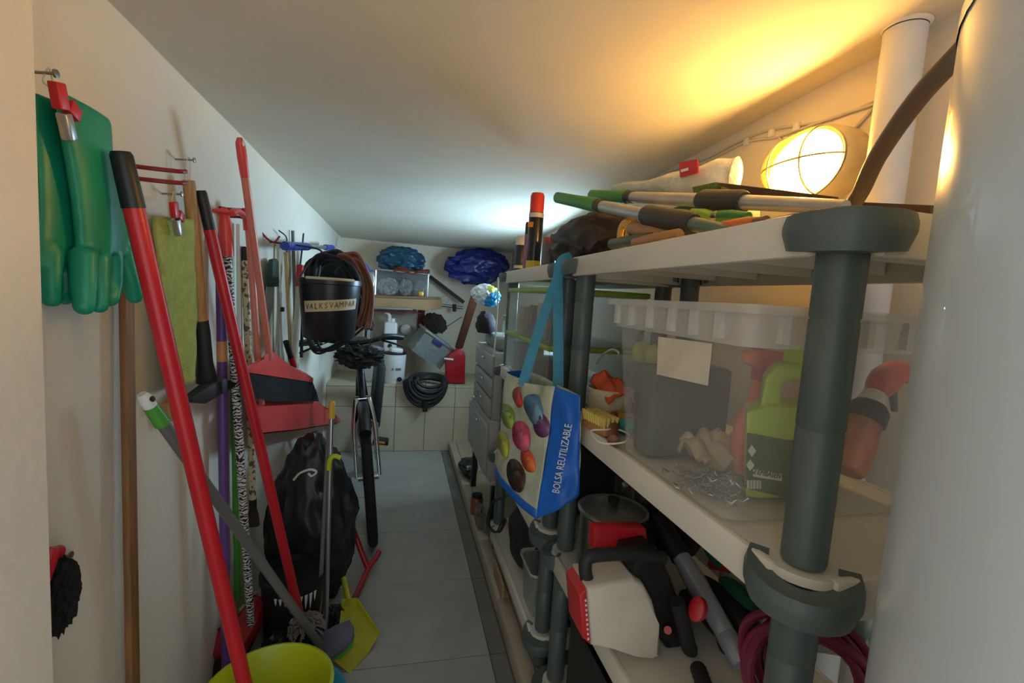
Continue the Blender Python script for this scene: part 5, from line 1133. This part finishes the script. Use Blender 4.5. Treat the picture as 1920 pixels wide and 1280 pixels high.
# shelf at 0.55: dark things behind the bag
obj('black_case', MB().b2((0.50, 1.42, 0.552), (0.80, 2.0, 0.80), bevel=0.02), mat('charcoal_case', '2f3032', 0.6), label='charcoal case on the far unit below the clear boxes', cat='case')
# bottom shelf of the far unit
ZB = 0.192
obj('black_pouch', MB().blob((0.545, 1.72, ZB + 0.14), (0.085, 0.14, 0.14), 0.15, 2.2, 110, 4, flatz=ZB + 0.002), M_rubber, label='round black pouch on the bottom of the far unit', cat='pouch')
t = thing('clear_tub', 'small clear tub standing on the bottom of the far unit', 'tub', (0.56, 1.50, ZB)); mb = MB(); mb.ring_loft([rrect((0.475, 1.42), (0.66, 1.56), ZB + 0.002), rrect((0.465, 1.41), (0.67, 1.57), ZB + 0.16)], caps=False); obj('tub', mb, MATS['milky_grey_plastic'], t)
mb = MB(); mb.ring_loft([rrect((0.465, 1.41), (0.67, 1.57), ZB + 0.158), rrect((0.465, 1.41), (0.67, 1.57), ZB + 0.158, grow=0.008), rrect((0.465, 1.41), (0.67, 1.57), ZB + 0.168, grow=0.008)], caps=False); obj('rim', mb, M_tubrim, t)
obj('steel_tin', MB().lathe([(0, 0), (0.05, 0), (0.05, 0.09), (0.045, 0.095), (0, 0.095)], 22, Matrix.Translation((0.55, 1.485, ZB + 0.006))), M_steel, label='steel tin inside the small clear tub', cat='tin')
obj('blue_bag', MB().blob((0.585, 1.375, ZB + 0.12), (0.045, 0.028, 0.13), 0.15, 2.5, 111, 3, flatz=ZB + 0.001), mat('navy_bag_film', '1a2a6a', 0.4), label='navy blue bag beside the far unit post near the floor', cat='bag')
bundle('charger_cable', 'tangle of thin black charger cables hanging over the edge of the far unit', 'cable', M_rubber, [AX(0.448, 948, 935), AX(0.44, 925, 945), AX(0.44, 917, 985), AX(0.44, 935, 1000), AX(0.44, 948, 975)], 3, 0.010, 0.0035, 5)
t = thing('blue_pen', 'blue marker lying on the kerb by the far unit', 'pen', AZ(0.075, 993, 1128)); a, b = AZ(0.078, 980, 1113), AZ(0.078, 1008, 1140)
obj('barrel', MB().rod(a, a.lerp(b, .7), 0.0065, 10), M_blue, t); obj('cap', MB().rod(a.lerp(b, .68), b, 0.0075, 10), M_blue, t)
# aerosol cans on the far top shelf
ZTF = 1.398
def can(label, x, y, r, h, body, capm, caph, z=ZTF, bands=()):
    t = thing('aerosol_can', label, 'can', (x, y, z), 'aerosol cans on the top shelf'); Mx = Matrix.Translation((x, y, z))
    obj('can', MB().lathe([(0, 0), (r * .96, 0), (r, 0.004), (r, h * 0.86), (r * 0.8, h * 0.92), (0, h * 0.92)], 24, Mx), body, t)
    obj('cap', MB().lathe([(0, h), (r * 0.93, h), (r * 0.95, h + 0.004), (r * 0.95, h + caph * 0.8), (r * 0.8, h + caph), (0, h + caph)] if False else [(0, h * 0.88), (r * 0.95, h * 0.88), (r * 0.95, h * 0.88 + caph * 0.85), (r * 0.8, h * 0.88 + caph), (0, h * 0.88 + caph)], 24, Mx), capm, t)
    for (a, b, m) in bands: obj('band', MB().lathe([(r + 0.0006, h * a), (r + 0.0006, h * b)], 24, Mx), m, t)
    return t
M_ycan = mat('can_yellow', 'd9b92a', 0.4); M_lt = mat('can_print_pale', 'c9c4b4', 0.4); M_ocan = mat('can_print_orange', 'e08a2a', 0.4)
t = can('tall black aerosol can with orange-red cap and yellow base band', 0.50, 1.80, 0.029, 0.25, mat('can_black', '1d1b1c', 0.3), mat('can_cap_orange_red', 'd83a22', 0.4), 0.075, bands=((0.01, 0.13, M_ycan), (0.80, 0.87, M_lt)))
mb = MB(); mb.box((0.473, 1.778, ZTF + 0.17), (0.003, 0.022, 0.02), (0, 0, 0.85)); obj('emblem', mb, M_ocan, t)
can('slim mauve aerosol can between the taller cans', 0.50, 1.91, 0.014, 0.17, mat('can_mauve', '8d5d80', 0.4), M_black, 0.05)
can('short black and white aerosol can at the far end of the top shelf', 0.50, 2.02, 0.026, 0.13, mat('can_dark', '26242a', 0.4), M_lt, 0.04, bands=((0.1, 0.2, M_lt),))
can('small grey aerosol can right of the tall black one', 0.53, 1.70, 0.026, 0.11, mat('can_grey', '6a6468', 0.4), mat('can_cap_rust', 'b0502e', 0.4), 0.02)
can('pale blue can standing behind the aerosols at the shelf end', 0.62, 2.06, 0.03, 0.12, mat('can_paleblue', '9fb4cc', 0.4), M_white, 0.03)

# ------------------------------------------------------------------ top shelf of the near unit
ZTN = 1.402
t = thing('leather_bag', 'crumpled dark brown leather bag on the top shelf by the aerosol cans', 'bag', (0.56, 1.42, ZTF))
M_lea = mat('dark_brown_leather', '33251c', 0.6, var=0.2, bump=0.9, bscale=11)
obj('bag', MB().blob((0.575, 1.40, ZTF + 0.064), (0.105, 0.27, 0.092), 0.11, 2.0, 121, 5, flatz=ZTF + 0.002, sharp=True), M_lea, t)
obj('strap', MB().tube(spline([(0.49, 1.55, ZTF + 0.10), (0.475, 1.45, ZTF + 0.075), (0.475, 1.34, ZTF + 0.06), (0.49, 1.25, ZTF + 0.03)], 6), 0.010, 8, flat=0.5), M_lea, t)
obj('buckle', MB().box((0.478, 1.44, ZTF + 0.09), (0.008, 0.018, 0.012), bevel=0.002), M_alu, t)
M_gh = mat('fern_green_grip', '4d9a33', 0.5, var=0.06); M_sleeve = mat('dark_grey_sleeve', '423e39', 0.55); M_pale = mat('pale_alu_tube', 'c4c0ba', 0.35, metal=0.5)
def lopper(label, a, b, s, tail_m, r=0.0165):
    a = V(a); b = V(b); t = thing('lopper', label, 'lopper', (a + b) / 2 - V(0, 0, 0.02), 'loppers on the top shelf'); L = lambda u: a.lerp(b, u)
    up = (0, 0, 1)
    obj('grip', MB().tube([L(0), L(0.006), L(s[0] * .5), L(s[0])], [r * .85, r * 1.05, r * 1.05, r * 1.15], 14, flat=0.8, up=up), M_gh, t)
    obj('grip_collar', MB().tube([L(s[0] * .99), L(s[0] + 0.035)], [r * 1.0, r], 14), M_sleeve, t)
    obj('tube', MB().rod(L(s[0]), L(s[1] + 0.01), r * 0.88, 14), M_pale, t)
    obj('sleeve', MB().tube([L(s[1]), L(s[1] + .01), L(s[2] - .01), L(s[2])], [r * 1.15, r * 1.35, r * 1.35, r * 1.1], 14), M_sleeve, t)
    obj('arm', MB().tube([L(s[2] - .01), L(1)], [r * .85, r * .6], 12), tail_m, t)
    return t
a = AX(0.475, 1044, 369); b = AX(0.53, 1372, 438); a.z = min(a.z, 1.60)
lopper('lopper with green grip lying in front, its grip jutting over the leather bag', AX(0.475, 1044, 370), AX(0.52, 1385, 437), (0.37, 0.66, 0.86), mat('green_grey_blade', '5f7668', 0.4))
lopper('lopper with green grip lying behind the front one along the shelf', AX(0.585, 1108, 366), AX(0.60, 1585, 388), (0.28, 0.64, 0.78), M_pale)
def dowel(name, label, cat, p, q, r, m, x0, x1, group=None):
    a = AX(x0, *p); b = AX(x1, *q); a.z = max(a.z, ZTN + r); b.z = max(b.z, ZTN + r)
    return obj(name, MB().tube([a, a.lerp(b, .04), a.lerp(b, .5), b.lerp(a, .04), b], [r * .6, r, r * 1.1, r, r * .7], 14), m, label=label, cat=cat, group=group)
M_wh = mat('wood_handle', 'b3814f', 0.5, stretch=(8, 2, 8))
dowel('wooden_dowel', 'thick wooden dowel under the front lopper', 'dowel', (1182, 428), (1282, 452), 0.016, M_wh, 0.50, 0.52)
dowel('wooden_dowel', 'thin wooden dowel at the very edge of the top shelf', 'dowel', (1188, 462), (1275, 450), 0.011, M_wh, 0.478, 0.48)
dowel('metal_file', 'grey green file lying between the bag and the wooden handles', 'file', (1145, 458), (1230, 446), 0.013, mat('grey_green_paint', '5a6156', 0.5), 0.485, 0.50)
t = thing('secateurs', 'green handled secateurs lying behind the front lopper', 'secateurs', (0.57, 0.86, ZTN))
a, b = AX(0.58, 1254, 398), AX(0.57, 1315, 408); obj('handle', MB().tube([a, a.lerp(b, .5), b], [0.009, 0.012, 0.009], 12), mat('leaf_green_grip', '3d8a3e', 0.45), t)
a, b = AX(0.57, 1298, 398), AX(0.57, 1342, 408); obj('handle', MB().tube([a, a.lerp(b, .5), b], [0.008, 0.012, 0.010], 12), mat('bright_lime_grip', '9ec43a', 0.45), t)
a, b = AX(0.57, 1340, 404), AX(0.56, 1404, 405); obj('blade_cover', MB().tube([a, a.lerp(b, .5), b], [0.009, 0.011, 0.007], 12), MATS['leaf_green_grip'], t)
obj('spring_joint', MB().blob(AX(0.565, 1342, 405), (0.01, 0.012, 0.01), 0, sub=2), M_steel, t)
t = thing('trowel', 'orange handled trowel pointing along the edge of the top shelf', 'trowel', (0.52, 0.72, ZTN))
a, b = AX(0.525, 1345, 428), AX(0.52, 1418, 418); obj('handle', MB().tube([a, a.lerp(b, .2), a.lerp(b, .8), b], [0.006, 0.011, 0.012, 0.009], 14), mat('orange_grip', 'd8763a', 0.45), t)
obj('ferrule', MB().rod(b, b.lerp(a, -0.22), 0.009, 12), mat('brown_ferrule', '7a5a40', 0.5), t)
c2_ = b.lerp(a, -0.22); e2 = AX(0.52, 1500, 405); obj('blade', MB().tube([c2_, c2_.lerp(e2, .3), c2_.lerp(e2, .9), e2], [0.006, 0.013, 0.012, 0.004], 12, flat=0.2, up=(1, 0, 0)), M_steel, t)
obj('yellow_tape', MB().tube([V(0.50, 1.02 + 0.022 * math.cos(q), 1.448 + 0.022 * math.sin(q)) for q in [2 * PI * k / 20 for k in range(20)]], 0.007, 8, closed=True, flat=1.6), mat('yellow_tape', 'd9a520', 0.4), label='small yellow tape roll under the front lopper grip', cat='tape')
# wrapped white bag with a red tag, at the back of the top shelf
w0 = AX(0.76, 1145, 358); w1 = AX(0.76, 1395, 330)
t = thing('plastic_package', 'long white plastic-wrapped package with red tag at the back of the top shelf', 'package', (0.76, 1.3, ZTN))
pth = [AX(0.66, 1150, 354), AX(0.69, 1225, 350), AX(0.71, 1300, 342), AX(0.76, 1365, 332), AX(0.775, 1388, 330)]
obj('wrap', MB().tube(spline(pth, 6), [0.012 + 0.003 * math.sin(i * 0.9) + 0.034 * min(1, i / 16) - (0.010 * max(0, i - 21) ** 1.1 if i > 21 else 0) for i in range(25)], 16, flat=0.75, up=(0, 0, 1)), mat('white_wrap_film', 'c9ccc6', 0.25, var=0.12, scale=30, bump=0.7, bscale=35), t)
obj('support_box', MB().b2((0.71, 1.00, ZTN), (0.85, 1.25, 1.555), bevel=0.006), mat('dark_green_carton', '4c5238', 0.7), label='dark green carton under the white package', cat='carton')
rt = AX(0.74, 1291, 315)
tagp = obj('red_tag', MB().slab([AX(0.68, *p) for p in [(1273, 304), (1307, 298), (1308, 324), (1275, 332)]], (0.004, 0, 0)), M_redpl, t)
obj('tag_print', MB().slab([AX(0.678, *p) for p in [(1276, 318), (1290, 314), (1291, 319), (1277, 323)]], (0.001, 0, 0)), M_white, tagp)
# open carton with green sponge
t = thing('open_carton', 'open cream carton with a green sponge lying on the top shelf', 'carton', (0.69, 0.85, ZTN))
mb = MB(); mb.b2((0.665, 0.70, ZTN), (0.705, 0.98, 1.46)); mb.slab([AX(0.66, *p) for p in [(1340, 344), (1350, 342), (1465, 356), (1575, 372), (1575, 378), (1462, 374), (1340, 362)]], (0.06, 0, 0)); obj('carton', mb, mat('cream_carton', 'c9b48a', 0.7), t)
obj('flap', MB().slab([AX(0.645, *p) for p in [(1344, 346), (1352, 343), (1560, 368), (1560, 376), (1420, 372)]], (0.012, 0, 0)), mat('brown_flap', '5a4230', 0.75), t)
obj('sponge', MB().slab([AX(0.64, *p) for p in [(1296, 350), (1338, 341), (1336, 364), (1300, 364)]], (0.05, 0, 0), bevel=0.004), mat('green_sponge', '5a7a34', 0.95, bump=0.8, bscale=200), label='green sponge sticking out of the open cream carton', cat='sponge')
# dark plank end
obj('dark_plank', MB().slab([AX(0.70, *p) for p in [(1560, 376), (1640, 380), (1745, 384), (1745, 406), (1640, 398), (1560, 392)]], (0.09, 0.0, 0), bevel=0.003), mat('umber_wood', '5d4632', 0.7, stretch=(3, 12, 12)), label='dark plank lying at the near end of the top shelf', cat='plank')
# hose from the shelf up to the tank
hs = [V(0.70, 0.66, 1.43), AX(0.655, 1605, 375), AX(0.60, 1642, 300), AY(0.45, 1700, 212), AY(0.405, 1775, 125), V(0.56, 0.34, 1.60), V(0.56, 0.24, 1.588)]
t = thing('tank_hose', 'grey brown hose arching from the top shelf to the water tank', 'hose', (0.7, 0.66, ZTN))
obj('hose', MB().tube(spline(hs, 8), 0.011, 14), mat('grey_brown_hose', '6d5a48', 0.5), t)

# ------------------------------------------------------------------ cables on the right wall
M_cable = mat('white_cable', 'cfc8b8', 0.5)
def wcab(label, pts, r=0.0035):
    P_ = [AX(XR - r, *p) for p in pts]
    return obj('wall_cable', MB().tube(spline(P_, 5), r, 8), M_cable, label=label, cat='cable', group='white cables on the right wall')
wcab('upper white cable running under the ceiling on the right wall', [(1180, 346), (1310, 302), (1380, 268), (1440, 244), (1490, 236), (1560, 222), (1652, 184), (1760, 128)])
wcab('lower white cable clipped along the right wall above the lamp', [(1180, 352), (1312, 308), (1395, 268), (1450, 258), (1495, 244), (1580, 214), (1652, 190), (1760, 136)])
wcab('short white cable dropping to the left end of the lamp', [(1461, 258), (1468, 270), (1478, 284)])
wcab('short white cable dropping to the right end of the lamp', [(1652, 186), (1620, 222), (1588, 256)])
for k, (px, py) in enumerate([(1447, 250), (1494, 238), (1400, 266)]):
    obj('cable_clip', MB().box(AX(XR - 0.006, px, py), (0.012, 0.018, 0.022), bevel=0.003), M_white, label=['white cable clip left of the lamp top', 'white cable clip straight above the lamp', 'white cable clip furthest from the lamp'][k], cat='clip', group='cable clips on the right wall')

# ------------------------------------------------------------------ reusable shopping bag hanging on the shelf post
t = thing('shopping_bag', 'blue and white reusable shopping bag with printed sweets hanging from cyan straps', 'bag', AY(1.15, 1010, 975))
TL, TR, BL, BR_ = AY(1.40, 950, 697), AY(1.10, 1040, 724), AY(1.36, 929, 887), AY(1.10, 1006, 972)
GT, GB = AY(1.03, 1088, 742), AY(1.03, 1086, 928); BTL = TL + V(0.085, 0.05, 0.0); BBL = BL + V(0.09, 0.05, 0.01)
def pt(u, v, out=0.0):
    p = TL.lerp(TR, u).lerp(BL.lerp(BR_, u), v); n_ = (TR - TL).cross(BL - TL).normalized()
    if n_.y > 0: n_ = -n_
    w = 0.010 * noise.noise(V(u * 3, v * 3, 4)) + 0.006 * math.sin(u * 16 + v * 2) * (1 - v) ** 1.5 + 0.018 * math.sin(PI * u) * v
    edge = math.sin(PI * u); p.z += -0.012 * edge * (1 - v)
    return p + n_ * (w + out)
M_print = mat('pale_print_fabric', 'b9bfa9', 0.5, var=0.16, scale=22, bump=0.25, bscale=40)
M_bagblue = mat('bag_blue_film', '1565c8', 0.38, var=0.12, scale=12, bump=0.3, bscale=20)
obj('front_panel', MB().grid(lambda u, v: pt(u, v), 26, 30), M_print, t, solid=0.002)
def gs(u, v, out=0.0):
    p = TR.lerp(GT, u).lerp(BR_.lerp(GB, u), v); n_ = V(-0.3, -1, 0).normalized(); p0_ = pt(1, v)
    base = TR.lerp(BR_, v); p += (p0_ - base) * (1 - u)
    return p + n_ * (0.010 * noise.noise(V(u * 3 + 9, v * 4, 4)) + 0.010 * math.sin(PI * u) * (0.4 + v) + out)
obj('side_gusset', MB().grid(lambda u, v: gs(u, v), 14, 30), M_bagblue, t, solid=0.002)
obj('back_panel', MB().grid(lambda u, v: GT.lerp(BTL, u).lerp(GB.lerp(BBL, u), v) + V(0.006 * noise.noise(V(u * 4, v * 4, 6)), 0, 0), 18, 18), M_print, t, solid=0.002)
obj('far_gusset', MB().grid(lambda u, v: BTL.lerp(TL, u).lerp(BBL.lerp(BL, u), v) + V(-0.012 * math.sin(PI * u), 0, 0), 8, 16), M_bagblue, t, solid=0.002)
obj('base', MB().grid(lambda u, v: BL.lerp(BR_, u).lerp(BBL.lerp(GB, u), v) + V(0, 0, -0.01 * math.sin(PI * u) * math.sin(PI * v)), 12, 8), M_bagblue, t, solid=0.002)
obj('hem', MB().grid(lambda u, v: pt(u, 0.90 + 0.10 * v + 0.03 * u - 0.02 * (1 - v) if False else min(1.0, 0.93 + 0.07 * v), 0.0015), 20, 3), M_bagblue, t, solid=0.001)
def candy(u, v, ru, rv, ang, cols):
    for k, c in enumerate(cols):
        s_ = 1 - 0.34 * k; poly = []
        mb = MB(); n = 22
        du, dv = (0.10 * k * ru / 0.1 * 0.35, 0.10 * k * rv / 0.1 * 0.25)
        cen = mb.bm.verts.new(pt(u + du, v + dv, 0.0045 + 0.0015 * k)); ring = []
        for j in range(n):
            a = 2 * PI * j / n; x, y = ru * s_ * math.cos(a), rv * s_ * math.sin(a)
            ring.append(mb.bm.verts.new(pt(u + du + x * math.cos(ang) - y * math.sin(ang), v + dv + x * math.sin(ang) + y * math.cos(ang), 0.0025 + 0.0015 * k)))
        for j in range(n): mb.bm.faces.new((cen, ring[j], ring[(j + 1) % n]))
        mb.smooth = True
        obj('printed_sweet', mb, mat('sweet_' + c, c, 0.3, var=0.15, scale=30), t, solid=0.001)
candy(0.36, 0.16, 0.15, 0.085, 0.15, ('b3261c', 'd8402c'))
candy(0.72, 0.20, 0.20, 0.115, 0.2, ('4f7fa6', '7fa6c4'))
candy(0.88, 0.30, 0.14, 0.090, 0.3, ('5d2f5c', '7d4a78'))
candy(0.20, 0.38, 0.17, 0.105, 0.1, ('6f8a2e', '9cb84a'))
candy(0.56, 0.46, 0.20, 0.115, 0.1, ('c8345c', 'e2668a'))
candy(0.75, 0.62, 0.13, 0.085, 0.2, ('d8502a', 'e8743c'))
candy(0.16, 0.66, 0.20, 0.105, 0.05, ('a8a82a', 'cfd23a'))
candy(0.58, 0.80, 0.19, 0.125, 0.05, ('2a1512', '43241e'))
p_ = gs(0.50, 0.55, 0.006); up_ = (gs(0.60, 0.30) - gs(0.42, 0.85)).normalized(); nn = V(-0.3, -1, 0).normalized(); nn = (nn - up_ * nn.dot(up_)).normalized()
mb = MB(); mb.text('BOLSA REUTILIZABLE', 0.026, Matrix.Translation(p_ + nn * 0.010) @ Matrix((up_, nn.cross(up_), nn)).transposed().to_4x4(), 0.0004, squash=0.72); obj('lettering', mb, M_white, t)
M_strap = mat('cyan_strap', '3b8fae', 0.6, var=0.1, scale=30)
hook = V(0.444, 1.235, 1.41)
def strap(p0_, p1_, sw):
    top = V(0.4435, 1.292 + sw, 1.385)
    pts = spline([p0_, p0_.lerp(top, 0.5) + V(-0.004, 0, 0), top + V(-0.006, 0, -0.03), top + V(0.004, 0.002, 0.012), V(0.475, 1.296 + sw, 1.412)], 6)
    obj('strap', MB().tube(pts, 0.0145, 8, flat=0.12, up=(1, -0.33, 0)), M_strap, t)
strap(pt(0.50, 0.03, 0.003), None, 0.0); strap(GT.lerp(BTL, 0.35) + V(0, 0, -0.005), None, 0.006)
